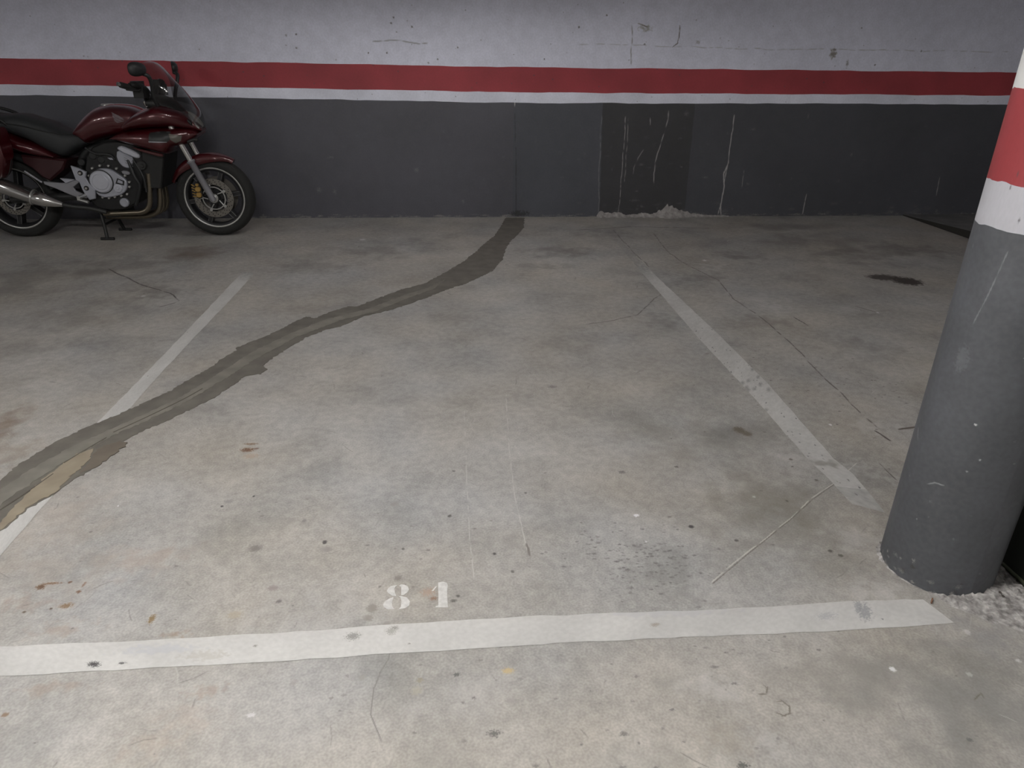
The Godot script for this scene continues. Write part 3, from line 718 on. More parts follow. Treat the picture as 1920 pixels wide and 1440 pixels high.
# two edge polylines of equal count, first to last along the line
func paint_line(called: String, e1: PackedVector2Array, e2: PackedVector2Array, seed_: int, marks: Callable, worn: Callable, label: String) -> void:
	var len := 0.0
	for i in e1.size() - 1: len += e1[i].lerp(e2[i], 0.5).distance_to(e1[i + 1].lerp(e2[i + 1], 0.5))
	var wid := e1[0].distance_to(e2[0])
	var m := paint_texture(len, wid, seed_, marks, worn)
	var s := mk()
	var at := 0.0
	var n := noise(seed_ + 9, 0.12, 3)
	s.set_smooth_group(1)
	for i in e1.size() - 1:
		var piece := e1[i].lerp(e2[i], 0.5).distance_to(e1[i + 1].lerp(e2[i + 1], 0.5))
		var steps := maxi(1, int(piece / 0.03))
		for k in steps:
			var c := []
			for t in [float(k) / steps, float(k + 1) / steps]:
				var l: float = at + piece * t
				var a := e1[i].lerp(e1[i + 1], t)
				var b := e2[i].lerp(e2[i + 1], t)
				var dir := (b - a).normalized()
				a += dir * n.get_noise_2d(l, 0) * 0.004
				b += dir * n.get_noise_2d(l, 9) * 0.004
				c.append([a, b, l / len])
			var v := [[c[0][0], c[0][2], 0.0], [c[0][1], c[0][2], 1.0], [c[1][1], c[1][2], 1.0], [c[1][0], c[1][2], 0.0]]
			var turn: float = (v[1][0] - v[0][0]).cross(v[2][0] - v[0][0])
			for q in ([0, 1, 2, 0, 2, 3] if turn > 0 else [0, 2, 1, 0, 3, 2]):
				s.set_uv(Vector2(v[q][1], v[q][2]))
				s.add_vertex(Vector3(v[q][0].x, 0.0012, v[q][0].y))
		at += piece
	var o := part(called, s, m)
	tag(o, label, "floor marking")

func build_floor_paint():
	var n2 := noise(71, 9.0, 2)
	var n := noise(72, 22.0, 3)
	var none := func(_s): pass
	# front line across the mouth of the bay: runs from beyond the left frame edge to the column foot
	var f1 := PackedVector2Array([Vector2(-1.45, -1.402)])
	f1.append_array(PackedVector2Array([Vector2(-1.132, -1.393), Vector2(-0.828, -1.39), Vector2(-0.518, -1.392), Vector2(-0.09, -1.405), Vector2(0.244, -1.408), Vector2(0.586, -1.4), Vector2(0.91, -1.4), Vector2(1.049, -1.407), Vector2(1.257, -1.4)]))
	var f2 := PackedVector2Array([Vector2(-1.45, -1.292)])
	f2.append_array(PackedVector2Array([Vector2(-1.079, -1.298), Vector2(-0.791, -1.298), Vector2(-0.495, -1.299), Vector2(-0.087, -1.306), Vector2(0.231, -1.31), Vector2(0.558, -1.309), Vector2(0.864, -1.303), Vector2(0.993, -1.303), Vector2(1.286, -1.308)]))
	var x0 := -1.45
	var fm := func(s: Sheet):
		for b in [[Vector2(-0.273, -1.368), 0.02, 0.016, rgb(140,138,134), 0.85], [Vector2(-0.178, -1.376), 0.015, 0.016, rgb(158,156,150), 0.8], [Vector2(-0.168, -1.39), 0.01, 0.008, rgb(140,138,132), 0.8], [Vector2(-0.89, -1.318), 0.017, 0.012, rgb(76,74,74), 1.0], [Vector2(-0.824, -1.318), 0.01, 0.005, rgb(86,84,84), 0.9], [Vector2(0.499, -1.348), 0.014, 0.009, rgb(158,148,138), 0.8], [Vector2(-0.133, -1.326), 0.004, 0.004, rgb(140,136,132), 0.8], [Vector2(1.067, -1.36), 0.02, 0.04, rgb(150,150,152), 0.8], [Vector2(1.049, -1.381), 0.012, 0.03, rgb(146,146,148), 0.7], [Vector2(0.96, -1.351), 0.03, 0.016, rgb(172,172,174), 0.7], [Vector2(-0.741, -1.363), 0.1, 0.02, rgb(180,182,188), 0.5], [Vector2(-1.005, -1.444), 0.01, 0.01, rgb(160,160,160), 0.3], [Vector2(-0.509, -1.356), 0.006, 0.005, rgb(130,126,120), 0.7], [Vector2(-0.629, -1.33), 0.06, 0.02, rgb(178,174,166), 0.5], [Vector2(1.107, -1.326), 0.003, 0.003, rgb(90,90,90), 0.9], [Vector2(0.513, -1.397), 0.2, 0.02, rgb(182,182,186), 0.4]]:
			# across the width the line runs from its far edge to its near edge
			s.blot(b[0].x - x0, b[0].y + 1.402, b[1], b[2], b[3], b[4], n2, 0.6, 0.5)
	var fw := func(l: float, _a: float) -> float: return clampf((3.02 - l) / 0.5 + 0.6, 0.0, 1.0)
	paint_line("front_bay_line", f1, f2, 81, fm, fw, "broad white line painted across the front of the bay below the number")
	# right-hand line from the column foot to the wall
	var r1 := PackedVector2Array([Vector2(1.382, -1.795), Vector2(1.399, -2.026), Vector2(1.383, -2.137), Vector2(1.41, -2.791), Vector2(1.402, -3.479), Vector2(1.367, -4.412), Vector2(1.347, -5.421), Vector2(1.329, -5.953)])
	var r2 := PackedVector2Array([Vector2(1.299, -1.851), Vector2(1.294, -2.033), Vector2(1.284, -2.143), Vector2(1.289, -2.66), Vector2(1.278, -3.327), Vector2(1.286, -4.415), Vector2(1.296, -5.422), Vector2(1.283, -5.954)])
	var rm := func(s: Sheet):
		var q := noise(73, 0.05, 2)
		for i in 46:
			s.blot(rng.randf_range(0.0, 1.7), rng.randf() * 0.1, rng.randf_range(0.003, 0.008), rng.randf_range(0.002, 0.004), rgb(92, 90, 90), rng.randf_range(0.4, 0.9), n2, 0.6, 0.4)
		for i in 10:
			s.blot(rng.randf_range(0.75, 1.1), rng.randf() * 0.1, 0.016, 0.012, rgb(140, 138, 136), 0.7, n2, 0.8, 0.5)
		s.blot(0.28, 0.06, 0.03, 0.1, rgb(140, 136, 128), 0.6, n, 0.7, 0.7)
	var rw := func(l: float, _a: float) -> float: return (0.7 if l < 0.12 else (0.9 if l < 2.6 else clampf(0.9 - (l - 2.6) * 1.1, 0.10, 1.0)))
	paint_line("bay_side_line", r1, r2, 85, rm, rw, "worn white line running from the column foot towards the damp wall patch")
	# left-hand line, broken by the trench repair
	var l1 := PackedVector2Array([Vector2(-1.4, -1.885), Vector2(-1.407, -2.258), Vector2(-1.416, -2.593), Vector2(-1.411, -2.99), Vector2(-1.408, -3.566), Vector2(-1.409, -4.075), Vector2(-1.411, -4.438), Vector2(-1.41, -4.731)])
	var l2 := PackedVector2Array([Vector2(-1.328, -1.753), Vector2(-1.335, -2.153), Vector2(-1.336, -2.522), Vector2(-1.343, -3.044), Vector2(-1.337, -3.57), Vector2(-1.326, -4.081), Vector2(-1.324, -4.435), Vector2(-1.33, -4.702)])
	var lx := func(p: PackedVector2Array) -> PackedVector2Array:
		var q := PackedVector2Array([p[0] + (p[0] - p[1]) * 0.6])
		q.append_array(p)
		return q
	var lm := func(s: Sheet):
		for b in [[1.45, 0.05], [2.0, 0.02]]: s.blot(b[0], b[1], 0.006, 0.004, rgb(60, 58, 56), 0.9, n2, 0.4, 0.4)
	var lw := func(l: float, _a: float) -> float: return 0.95 if l < 2.9 else clampf(0.95 - (l - 2.9) * 1.6, 0.15, 1.0)
	paint_line("bay_side_line_001", lx.call(l1), lx.call(l2), 89, lm, lw, "white line on the motorcycle's side of the bay, crossed by the dark trench repair")
	# bay number in stencil paint
	bay_number()
	trench()

func bay_number():
	var t := Node3D.new()
	t.name = "bay_number"
	add_child(t)
	tag(t, "white stencilled number 81 on the floor above the front line", "floor marking")
	var m := mottled(rgb(190, 189, 186), rgb(216, 215, 212), 0.08, 0.65, 91)
	# zoomed outlines of the stencil pieces, as laid on the floor
	var eight := mk()
	for p in [PackedVector2Array([Vector2(-0.202, -1.53), Vector2(-0.2, -1.54), Vector2(-0.192, -1.549), Vector2(-0.177, -1.553), Vector2(-0.176, -1.548), Vector2(-0.18, -1.545), Vector2(-0.182, -1.537), Vector2(-0.18, -1.524), Vector2(-0.175, -1.508), Vector2(-0.185, -1.51), Vector2(-0.197, -1.521)]),
		PackedVector2Array([Vector2(-0.17, -1.548), Vector2(-0.166, -1.554), Vector2(-0.156, -1.553), Vector2(-0.145, -1.544), Vector2(-0.142, -1.532), Vector2(-0.146, -1.521), Vector2(-0.155, -1.511), Vector2(-0.162, -1.51), Vector2(-0.163, -1.529), Vector2(-0.164, -1.544)]),
		PackedVector2Array([Vector2(-0.183, -1.505), Vector2(-0.194, -1.499), Vector2(-0.204, -1.49), Vector2(-0.208, -1.478), Vector2(-0.205, -1.468), Vector2(-0.194, -1.459), Vector2(-0.176, -1.458), Vector2(-0.179, -1.462), Vector2(-0.183, -1.47), Vector2(-0.185, -1.485), Vector2(-0.183, -1.497), Vector2(-0.182, -1.503)]),
		PackedVector2Array([Vector2(-0.169, -1.507), Vector2(-0.161, -1.507), Vector2(-0.146, -1.501), Vector2(-0.137, -1.485), Vector2(-0.139, -1.469), Vector2(-0.149, -1.46), Vector2(-0.165, -1.458), Vector2(-0.16, -1.467), Vector2(-0.16, -1.487), Vector2(-0.163, -1.502)])]:
		slab(eight, p, 0.0, 0.0012)
	part("digit_eight", eight, m, t)
	var one := mk()
	for p in [PackedVector2Array([Vector2(-0.063, -1.555), Vector2(-0.049, -1.558), Vector2(-0.038, -1.552), Vector2(-0.036, -1.542), Vector2(-0.038, -1.521), Vector2(-0.037, -1.489), Vector2(-0.036, -1.462), Vector2(-0.035, -1.456), Vector2(-0.068, -1.458), Vector2(-0.068, -1.462), Vector2(-0.061, -1.464), Vector2(-0.061, -1.501), Vector2(-0.062, -1.529)]), PackedVector2Array([Vector2(-0.08, -1.523), Vector2(-0.069, -1.54), Vector2(-0.066, -1.539), Vector2(-0.075, -1.522)])]:
		slab(one, p, 0.0, 0.0012)
	part("digit_one", one, m, t)

func mortar_mat(a: Color, b: Color, seed_: int) -> StandardMaterial3D:
	var m := mottled(a, b, 0.55, 0.8, seed_)
	return m

func trench():
	var t := Node3D.new()
	t.name = "trench_repair"
	add_child(t)
	tag(t, "dark winding mortar strip patched across the bay floor from the wall", "floor patch")
	var n := noise(95, 0.03, 3)
	var rough := func(p: PackedVector2Array) -> PackedVector2Array:
		for amount in [1.0, 0.75, 0.5, 0.3, 0.0]:
			var q := PackedVector2Array()
			for i in p.size():
				var a := p[i]
				var b := p[(i + 1) % p.size()]
				var steps := clampi(int(a.distance_to(b) / 0.012), 1, 70)
				for k in steps:
					var v := a.lerp(b, float(k) / steps)
					q.append(v + Vector2(n.get_noise_2d(v.x, v.y), n.get_noise_2d(v.x + 50.0, v.y)) * 0.011 * amount + Vector2(n.get_noise_2d(v.x * 3.0, v.y * 3.0), n.get_noise_2d(v.x * 3.0 + 9.0, v.y * 3.0)) * 0.0035 * amount)
			if not Geometry2D.triangulate_polygon(q).is_empty(): return q
		return p
	var s := mk()
	slab(s, rough.call(PackedVector2Array([Vector2(-1.644, -1.882), Vector2(-1.588, -2.048), Vector2(-1.552, -2.163), Vector2(-1.551, -2.246), Vector2(-1.545, -2.288), Vector2(-1.503, -2.427), Vector2(-1.439, -2.545), Vector2(-1.41, -2.579), Vector2(-1.327, -2.7), Vector2(-1.233, -2.863), Vector2(-1.173, -3.03), Vector2(-1.131, -3.125), Vector2(-1.124, -3.188), Vector2(-1.076, -3.314), Vector2(-1.088, -3.349), Vector2(-1.015, -3.455), Vector2(-0.976, -3.514), Vector2(-0.91, -3.63), Vector2(-0.879, -3.712), Vector2(-0.83, -3.805), Vector2(-0.766, -3.776), Vector2(-0.722, -3.864), Vector2(-0.669, -3.917), Vector2(-0.616, -3.972), Vector2(-0.564, -3.97), Vector2(-0.474, -4.095), Vector2(-0.327, -4.292), Vector2(-0.185, -4.413), Vector2(-0.132, -4.519), Vector2(-0.038, -4.706), Vector2(0.076, -4.952), Vector2(0.173, -5.223), Vector2(0.24, -5.453), Vector2(0.339, -5.722), Vector2(0.423, -6.121), Vector2(0.484, -6.444), Vector2(0.655, -6.441), Vector2(0.61, -6.032), Vector2(0.518, -5.717), Vector2(0.457, -5.553), Vector2(0.4, -5.297), Vector2(0.354, -4.986), Vector2(0.264, -4.695), Vector2(0.186, -4.569), Vector2(0.075, -4.402), Vector2(-0.014, -4.313), Vector2(-0.166, -4.124), Vector2(-0.249, -4.025), Vector2(-0.373, -3.895), Vector2(-0.506, -3.8), Vector2(-0.611, -3.64), Vector2(-0.68, -3.594), Vector2(-0.756, -3.503), Vector2(-0.813, -3.378), Vector2(-0.842, -3.302), Vector2(-0.896, -3.164), Vector2(-0.902, -3.107), Vector2(-0.875, -3.074), Vector2(-0.894, -3.021), Vector2(-0.954, -3.006), Vector2(-0.981, -2.904), Vector2(-1.025, -2.788), Vector2(-1.086, -2.681), Vector2(-1.149, -2.577), Vector2(-1.207, -2.514), Vector2(-1.255, -2.421), Vector2(-1.229, -2.395), Vector2(-1.247, -2.322), Vector2(-1.271, -2.236), Vector2(-1.307, -2.168), Vector2(-1.329, -2.094), Vector2(-1.336, -2.063), Vector2(-1.37, -1.99), Vector2(-1.393, -1.871), Vector2(-1.439, -1.744), Vector2(-1.498, -1.573)])), -0.01, 0.0022)
	part("mortar_strip", s, mortar_mat(rgb(93, 89, 83), rgb(114, 110, 102), 96), t)
	s = mk()
	slab(s, rough.call(PackedVector2Array([Vector2(-1.543, -1.972), Vector2(-1.521, -2.106), Vector2(-1.487, -2.238), Vector2(-1.424, -2.383), Vector2(-1.333, -2.53), Vector2(-1.258, -2.634), Vector2(-1.166, -2.796), Vector2(-1.071, -3.06), Vector2(-0.993, -3.289), Vector2(-0.855, -3.547), Vector2(-0.712, -3.747), Vector2(-0.497, -3.919), Vector2(-0.298, -4.182), Vector2(-0.172, -4.308), Vector2(-0.055, -4.504), Vector2(-0.121, -4.306), Vector2(-0.278, -4.108), Vector2(-0.461, -3.861), Vector2(-0.624, -3.734), Vector2(-0.82, -3.483), Vector2(-0.954, -3.199), Vector2(-1.032, -2.981), Vector2(-1.135, -2.733), Vector2(-1.228, -2.582), Vector2(-1.306, -2.473), Vector2(-1.381, -2.319), Vector2(-1.433, -2.166), Vector2(-1.472, -2.017), Vector2(-1.51, -1.914)])), 0.0, 0.0032)
	part("trowelled_ridge", s, mortar_mat(rgb(110, 107, 99), rgb(132, 129, 120), 97), t)
	s = mk()
	slab(s, rough.call(PackedVector2Array([Vector2(-1.333, -2.366), Vector2(-1.317, -2.282), Vector2(-1.324, -2.214), Vector2(-1.331, -2.082), Vector2(-1.376, -2.002), Vector2(-1.396, -1.877), Vector2(-1.431, -1.78), Vector2(-1.485, -1.795), Vector2(-1.414, -1.91), Vector2(-1.419, -1.976), Vector2(-1.417, -2.062), Vector2(-1.415, -2.165), Vector2(-1.394, -2.261), Vector2(-1.381, -2.334)])), 0.0, 0.0040)
	tag(part("overpainted_patch", s, mortar_mat(rgb(132, 122, 106), rgb(152, 142, 124), 98), t), "tan patch where the strip covers the white line", "")
	s = mk()
	slab(s, rough.call(PackedVector2Array([Vector2(-1.324, -2.361), Vector2(-1.292, -2.395), Vector2(-1.263, -2.421), Vector2(-1.229, -2.395), Vector2(-1.247, -2.322), Vector2(-1.271, -2.236), Vector2(-1.307, -2.196), Vector2(-1.308, -2.27)])), 0.0, 0.0030)
	part("thin_mortar_edge", s, mortar_mat(rgb(98, 90, 80), rgb(112, 104, 94), 99), t)
	# hairline along the middle of the repair
	s = mk()
	for seg in [PackedVector2Array([Vector2(-1.317, -2.491), Vector2(-1.246, -2.601), Vector2(-1.154, -2.76), Vector2(-1.102, -2.872)]), PackedVector2Array([Vector2(-1.394, -2.268), Vector2(-1.362, -2.36), Vector2(-1.325, -2.449)]), PackedVector2Array([Vector2(-1.456, -1.987), Vector2(-1.425, -2.084), Vector2(-1.396, -2.198)])]:
		var path := []
		for v in seg: path.append(Vector3(v.x, 0.003, v.y))
		s = mk()
		tube(s, curve(path, 6), 0.0025, 5)
		part("trowel_seam", s, mat(rgb(92, 88, 79), 0.9), t)

# =====================================================================  column
func build_column():
	var t := Node3D.new()
	t.name = "column"
	add_child(t)
	var c := Vector3(1.385, 0, -1.54)
	t.position = c
	tag(t, "round concrete column painted grey, white and red by the bay corner", "column")
	var R := 0.146
	var n := noise(101, 0.06, 3)
	var edges := [0.0, 0.988, 1.088, 1.283, 2.335]
	var mats := [column_paint(), wall_paint(rgb(180, 180, 186), 111, 0.05), wall_paint(rgb(138, 54, 58), 112, 0.08), wall_paint(rgb(206, 206, 206), 113, 0.04)]
	var names := ["grey_paint", "white_band", "red_band", "upper_white_paint"]
	for b in 4:
		var s := mk()
		var seg := 72
		s.set_smooth_group(1)
		for j in seg:
			var q := []
			for k in [j, j + 1]:
				var a: float = TAU * k / seg
				var d := Vector3(sin(a), 0, cos(a))
				var lo: float = edges[b] + (n.get_noise_2d(sin(a) * 0.15 + b, cos(a) * 0.15) * 0.005 if b > 0 else -0.02)
				var hi: float = edges[b + 1] + (n.get_noise_2d(sin(a) * 0.15 + b + 1, cos(a) * 0.15) * 0.005 if b < 3 else 0.0)
				q.append([d, lo, hi, float(k) / seg])
			var rings := 8
			for i in rings:
				var vs := []
				for e in [[0, i], [1, i], [1, i + 1], [0, i + 1]]:
					var y := lerpf(q[e[0]][1], q[e[0]][2], float(e[1]) / rings)
					vs.append([q[e[0]][0] * R + Vector3.UP * y, Vector2(q[e[0]][3], 1.0 - y / 1.0 if b == 0 else (y - q[e[0]][1]) * 3.0)])
				for o in [0, 2, 1, 0, 3, 2]:
					s.set_uv(vs[o][1])
					s.add_vertex(vs[o][0])
		part(names[b], s, mats[b], t)
	mortar_collar(c)

func column_paint() -> StandardMaterial3D:
	# around: 0.917 m; height: 1 m
	var w := 460
	var h := 500
	var s := sheet(w, h, 0.002, Vector2.ZERO)
	var a := noise_bytes(121, 0.35, 4, w, h, 0.002, Vector2(4, 4))
	var b := noise_bytes(122, 0.02, 3, w, h, 0.002, Vector2(4, 4))
	for i in w * h:
		var k := 1.0 + (a[i] - 128) * 0.0010 + (b[i] - 128) * 0.0006
		s.d[i * 3] = int(84 * k); s.d[i * 3 + 1] = int(86 * k); s.d[i * 3 + 2] = int(90 * k)
	var n := noise(123, 22.0, 3)
	var n2 := noise(124, 9.0, 2)
	# the side towards the bay lies near u = 0.88
	for q in [[0.87, 0.48, 0.004, 0.004, 0.95], [0.905, 0.57, 0.003, 0.003, 0.7], [0.885, 0.61, 0.003, 0.003, 0.6], [0.93, 0.18, 0.003, 0.003, 0.6], [0.925, 0.29, 0.003, 0.002, 0.5], [0.80, 0.80, 0.003, 0.003, 0.5], [0.79, 0.33, 0.02, 0.04, 0.12]]:
		s.blot(q[0] * 0.92, q[1], q[2], q[3], rgb(214, 214, 214), q[4], n2, 0.4, 0.4)
	s.line(PackedVector2Array([Vector2(0.645, 0.57), Vector2(0.66, 0.595)]), 0.003, rgb(160, 160, 162), 0.7, n, 0.0)
	s.line(PackedVector2Array([Vector2(0.735, 0.69), Vector2(0.755, 0.675), Vector2(0.775, 0.672)]), 0.004, rgb(150, 150, 152), 0.6, n, 0.0)
	s.line(PackedVector2Array([Vector2(0.755, 0.06), Vector2(0.745, 0.14), Vector2(0.725, 0.25)]), 0.003, rgb(128, 129, 132), 0.5, n, 0.1)
	# knocks and lost paint near the floor
	for i in 70:
		s.blot(rng.randf() * 0.92, 1.0 - absf(rng.randfn(0.0, 0.03)), rng.randf_range(0.002, 0.009), rng.randf_range(0.002, 0.008), rgb(162, 158, 152) if rng.randf() < 0.7 else rgb(66, 64, 60), rng.randf_range(0.4, 0.9), n2, 0.8, 0.4)
	for i in 50:
		s.blot(rng.randf() * 0.92, rng.randf(), rng.randf_range(0.001, 0.004), rng.randf_range(0.001, 0.005), rgb(138, 138, 140), rng.randf_range(0.2, 0.5), n2, 0.8, 0.4)
	var m := mat(Color.WHITE, 0.55)
	m.albedo_texture = s.texture()
	return m

func mortar_collar(c: Vector3):
	var t := Node3D.new()
	t.name = "broken_mortar"
	add_child(t)
	t.position = c
	tag(t, "rough broken pale mortar bedded round the foot of the column", "rubble")
	# broken mortar bedded round the foot, widest towards the driving aisle
	var n := noise(131, 0.022, 4)
	var big := noise(132, 0.12, 3)
	var s := mk()
	var rings := []
	var seg := 150
	var cols := 22
	for j in seg + 1:
		var a := TAU * j / seg
		var d := Vector2(sin(a), cos(a))
		# a = 0 faces +z (the aisle), a = PI/2 faces +x
		var facing := clampf(d.dot(Vector2(0.62, 0.78)), 0.0, 1.0)
		var reach := 0.15 + 0.016 * (0.5 + big.get_noise_2d(d.x * 0.2, d.y * 0.2)) + 0.20 * pow(facing, 3.0) + big.get_noise_2d(d.x * 0.3 + 4.0, d.y * 0.3) * 0.05 * facing
		var ring := PackedVector3Array()
		for i in cols:
			var u := float(i) / (cols - 1)
			var r := lerpf(0.135, reach, u)
			var p := d * r
			if p.y < 0.27: p.x = minf(p.x, 0.176)
			var h := (0.006 + 0.012 * facing) * pow(1.0 - u, 0.8) + n.get_noise_2d(p.x, p.y) * (0.009 + 0.009 * facing) * (1.0 - u * 0.75) - 0.003 * u
			ring.append(Vector3(p.x, maxf(h, -0.003), p.y))
		rings.append(ring)
	s.set_smooth_group(-1)
	for j in seg:
		for i in cols - 1:
			quad(s, rings[j][i], rings[j][i + 1], rings[j + 1][i + 1], rings[j + 1][i])
	var m := mottled(rgb(84, 81, 79), rgb(226, 223, 220), 0.11, 0.9, 133)
	part("mortar_bed", s, m, t)
	# rusty bit of tie wire and a stick lying in the mortar
	s = mk()
	tube(s, [Vector3(0.092, 0, 0.13) + Vector3(-0.0, 0.012, 0), Vector3(0.087, 0, 0.163) + Vector3(0, 0.012, 0)], 0.005, 6)
	part("dark_rod", s, mat(rgb(70, 64, 60), 0.9), t)
	s = mk()
	tube(s, [Vector3(-0.105, 0, 0.146) + Vector3(0, 0.008, 0), Vector3(-0.117, 0, 0.16) + Vector3(0, 0.004, 0)], 0.002, 6)
	part("rusty_wire", s, mat(rgb(120, 86, 66), 0.9), t)

# =====================================================================  right edge of the view
func build_right_edge():
	# ramp side: low concrete wedge that rises away from the wall
	var s := mk()
	var h0 := 0.012
	var h1 := 0.20
	var z0 := WALL_Z + 0.004
	var z1 := -3.2
	var x0 := 4.31
	var x1 := 8.77
	var a := [Vector3(x0, 0.0, z0), Vector3(x1, 0.0, z0), Vector3(x1, 0.0, z1), Vector3(x0, 0.0, z1)]
	var b := [Vector3(x0, h0, z0), Vector3(x1, h0, z0), Vector3(x1, h1, z1), Vector3(x0, h1, z1)]
	quad(s, b[3], b[2], b[1], b[0])
	for i in 4: quad(s, a[(i + 1) % 4], a[i], b[i], b[(i + 1) % 4])
	var ramp := part("ramp_wedge", s, mottled(rgb(96, 96, 98), rgb(120, 119, 118), 1.2, 0.8, 141))
	tag(ramp, "low grey concrete ramp edge at the far right foot of the wall", "ramp")
	var f := mk()
	prism(f, PackedVector2Array([Vector2(-z0 * 0.0, 0.0), Vector2(z1 - z0, 0.0), Vector2(z1 - z0, h1 - 0.004), Vector2(0, h0 - 0.004)]), 0.0, 0.004)
	var face := part("dark_side", f, mat(rgb(52, 51, 48), 0.85), ramp)  # side face darker than the wedge top
	face.transform = Transform3D(Basis(Vector3(0, 0, 1), Vector3(0, 1, 0), Vector3(-1, 0, 0)), Vector3(x0, 0, z0))
	# black plastic container behind the column
	var t := Node3D.new()
	t.name = "plastic_container"
	add_child(t)
	t.position = Vector3(1.57, 0, -1.62)
	tag(t, "blackish green plastic container squeezed against the right of the column", "container")
	var dark := mat(rgb(46, 50, 44), 0.6)
	var body := mk()
	var out := rounded(PackedVector2Array([Vector2(0, -0.10), Vector2(0, -0.14), Vector2(0.04, -0.14), Vector2(0.36, -0.14), Vector2(0.4, -0.14), Vector2(0.4, -0.1), Vector2(0.4, 0.22), Vector2(0.4, 0.26), Vector2(0.36, 0.26), Vector2(0.04, 0.26), Vector2(0, 0.26), Vector2(0, 0.22)]), 2)
	var rs := []
	for k in [[0.0, 0.012], [0.012, 0.004], [0.03, 0.0], [0.52, -0.02], [0.545, -0.02]]:
		var ring := PackedVector3Array()
		var q := inset(out, k[1])
		for i in range(q.size() - 1, -1, -1): ring.append(Vector3(q[i].x, k[0], q[i].y))
		rs.append(ring)
	skin(body, rs, true)
	part("body", body, dark, t)
	var rim := mk()
	for e in [[0.012, 0.007, 0.004], [0.54, 0.012, -0.022]]:
		var path := []
		var q := inset(out, e[2])
		for v in q: path.append(Vector3(v.x, e[0], v.y))
		path.append(path[0])
		tube(rim, path, e[1], 8, false)
	part("rim", rim, mat(rgb(74, 80, 62), 0.6), t)

# =====================================================================  motorcycle
# bike axes: x forward (to the right in the view), y up, z towards the aisle (the bike's right side)
func ev(p: PackedVector2Array, x: float) -> float:
	var n := p.size()
	if x <= p[0].x: return p[0].y
	if x >= p[n - 1].x: return p[n - 1].y
	for i in n - 1:
		if x <= p[i + 1].x:
			var h := maxf(p[i + 1].x - p[i].x, 1e-5)
			var t := (x - p[i].x) / h
			var d := (p[i + 1].y - p[i].y) / h
			var m0 := d if i == 0 else (p[i + 1].y - p[i - 1].y) / maxf(p[i + 1].x - p[i - 1].x, 1e-5)
			var m1 := d if i == n - 2 else (p[i + 2].y - p[i].y) / maxf(p[i + 2].x - p[i].x, 1e-5)
			var t2 := t * t
			var t3 := t2 * t
			return (2 * t3 - 3 * t2 + 1) * p[i].y + (t3 - 2 * t2 + t) * h * m0 + (-2 * t3 + 3 * t2) * p[i + 1].y + (t3 - t2) * h * m1
	return p[n - 1].y

# body between a top and a bottom line (x, y), with half widths (x, w); n is the squareness of its sections; lean pulls the widest height up (+) or down
func shell(top: PackedVector2Array, bot: PackedVector2Array, wid: PackedVector2Array, n := 2.4, zc := 0.0, lean := 0.0) -> Dictionary:
	return {"top": top, "bot": bot, "wid": wid, "n": n, "zc": zc, "lean": lean, "x0": maxf(top[0].x, bot[0].x), "x1": minf(top[-1].x, bot[-1].x)}

func shell_mesh(s: SurfaceTool, d: Dictionary, stations := 36, seg := 36):
	var rings := []
	for i in stations + 1:
		var t := float(i) / stations
		t = 0.5 - 0.5 * cos(PI * t)
		var x: float = lerpf(d.x0, d.x1, t)
		var hi := ev(d.top, x)
		var lo := ev(d.bot, x)
		var w := ev(d.wid, x)
		var ring := PackedVector3Array()
		for j in seg:
			var a := TAU * j / seg
			var sn := sin(a)
			var cs := cos(a)
			var yy := signf(sn) * pow(absf(sn), 2.0 / d.n)
			var zz := signf(cs) * pow(absf(cs), 2.0 / d.n)
			var mid: float = (hi + lo) * 0.5 + d.lean * (hi - lo) * 0.5 * (1.0 - yy * yy)
			ring.append(Vector3(x, mid + (hi - lo) * 0.5 * yy, d.zc + w * zz))
		ring.reverse()
		rings.append(ring)
	skin(s, rings, true)

# how far out the shell stands at (x, y), on the aisle side
func shell_z(d: Dictionary, x: float, y: float) -> float:
	var hi := ev(d.top, x)
	var lo := ev(d.bot, x)
	var w := ev(d.wid, x)
	var best := 0.0
	var err := 1e9
	for j in 49:
		var a := -PI / 2 + PI * j / 48.0
		var yy := signf(sin(a)) * pow(absf(sin(a)), 2.0 / d.n)
		var v: float = (hi + lo) * 0.5 + d.lean * (hi - lo) * 0.5 * (1.0 - yy * yy) + (hi - lo) * 0.5 * yy
		if absf(v - y) < err:
			err = absf(v - y)
			best = w * pow(absf(cos(a)), 2.0 / d.n)
	return d.zc + best

# thin inlay that follows a shell; side -1 puts it on the far side
func inlay(s: SurfaceTool, d: Dictionary, poly: PackedVector2Array, lift: float, side := 1, cell := 0.012):
	var lo := poly[0]
	var hi := poly[0]
	for v in poly:
		lo = lo.min(v); hi = hi.max(v)
	s.set_smooth_group(1)
	var put := func(v: Vector2): return Vector3(v.x, v.y, (shell_z(d, v.x, v.y) + lift) * side)
	var x := lo.x
	while x < hi.x:
		var y := lo.y
		while y < hi.y:
			var sq := PackedVector2Array([Vector2(x, y), Vector2(x + cell, y), Vector2(x + cell, y + cell), Vector2(x, y + cell)])
			for p in Geometry2D.intersect_polygons(poly, sq):
				var idx := Geometry2D.triangulate_polygon(p)
				for i in range(0, idx.size(), 3):
					var a: Vector2 = p[idx[i]]
					var b: Vector2 = p[idx[i + 1]]
					var c: Vector2 = p[idx[i + 2]]
					if ((b - a).cross(c - a) < 0) != (side < 0):
						var k := b; b = c; c = k
					tri(s, put.call(a), put.call(b), put.call(c))
			y += cell
		x += cell

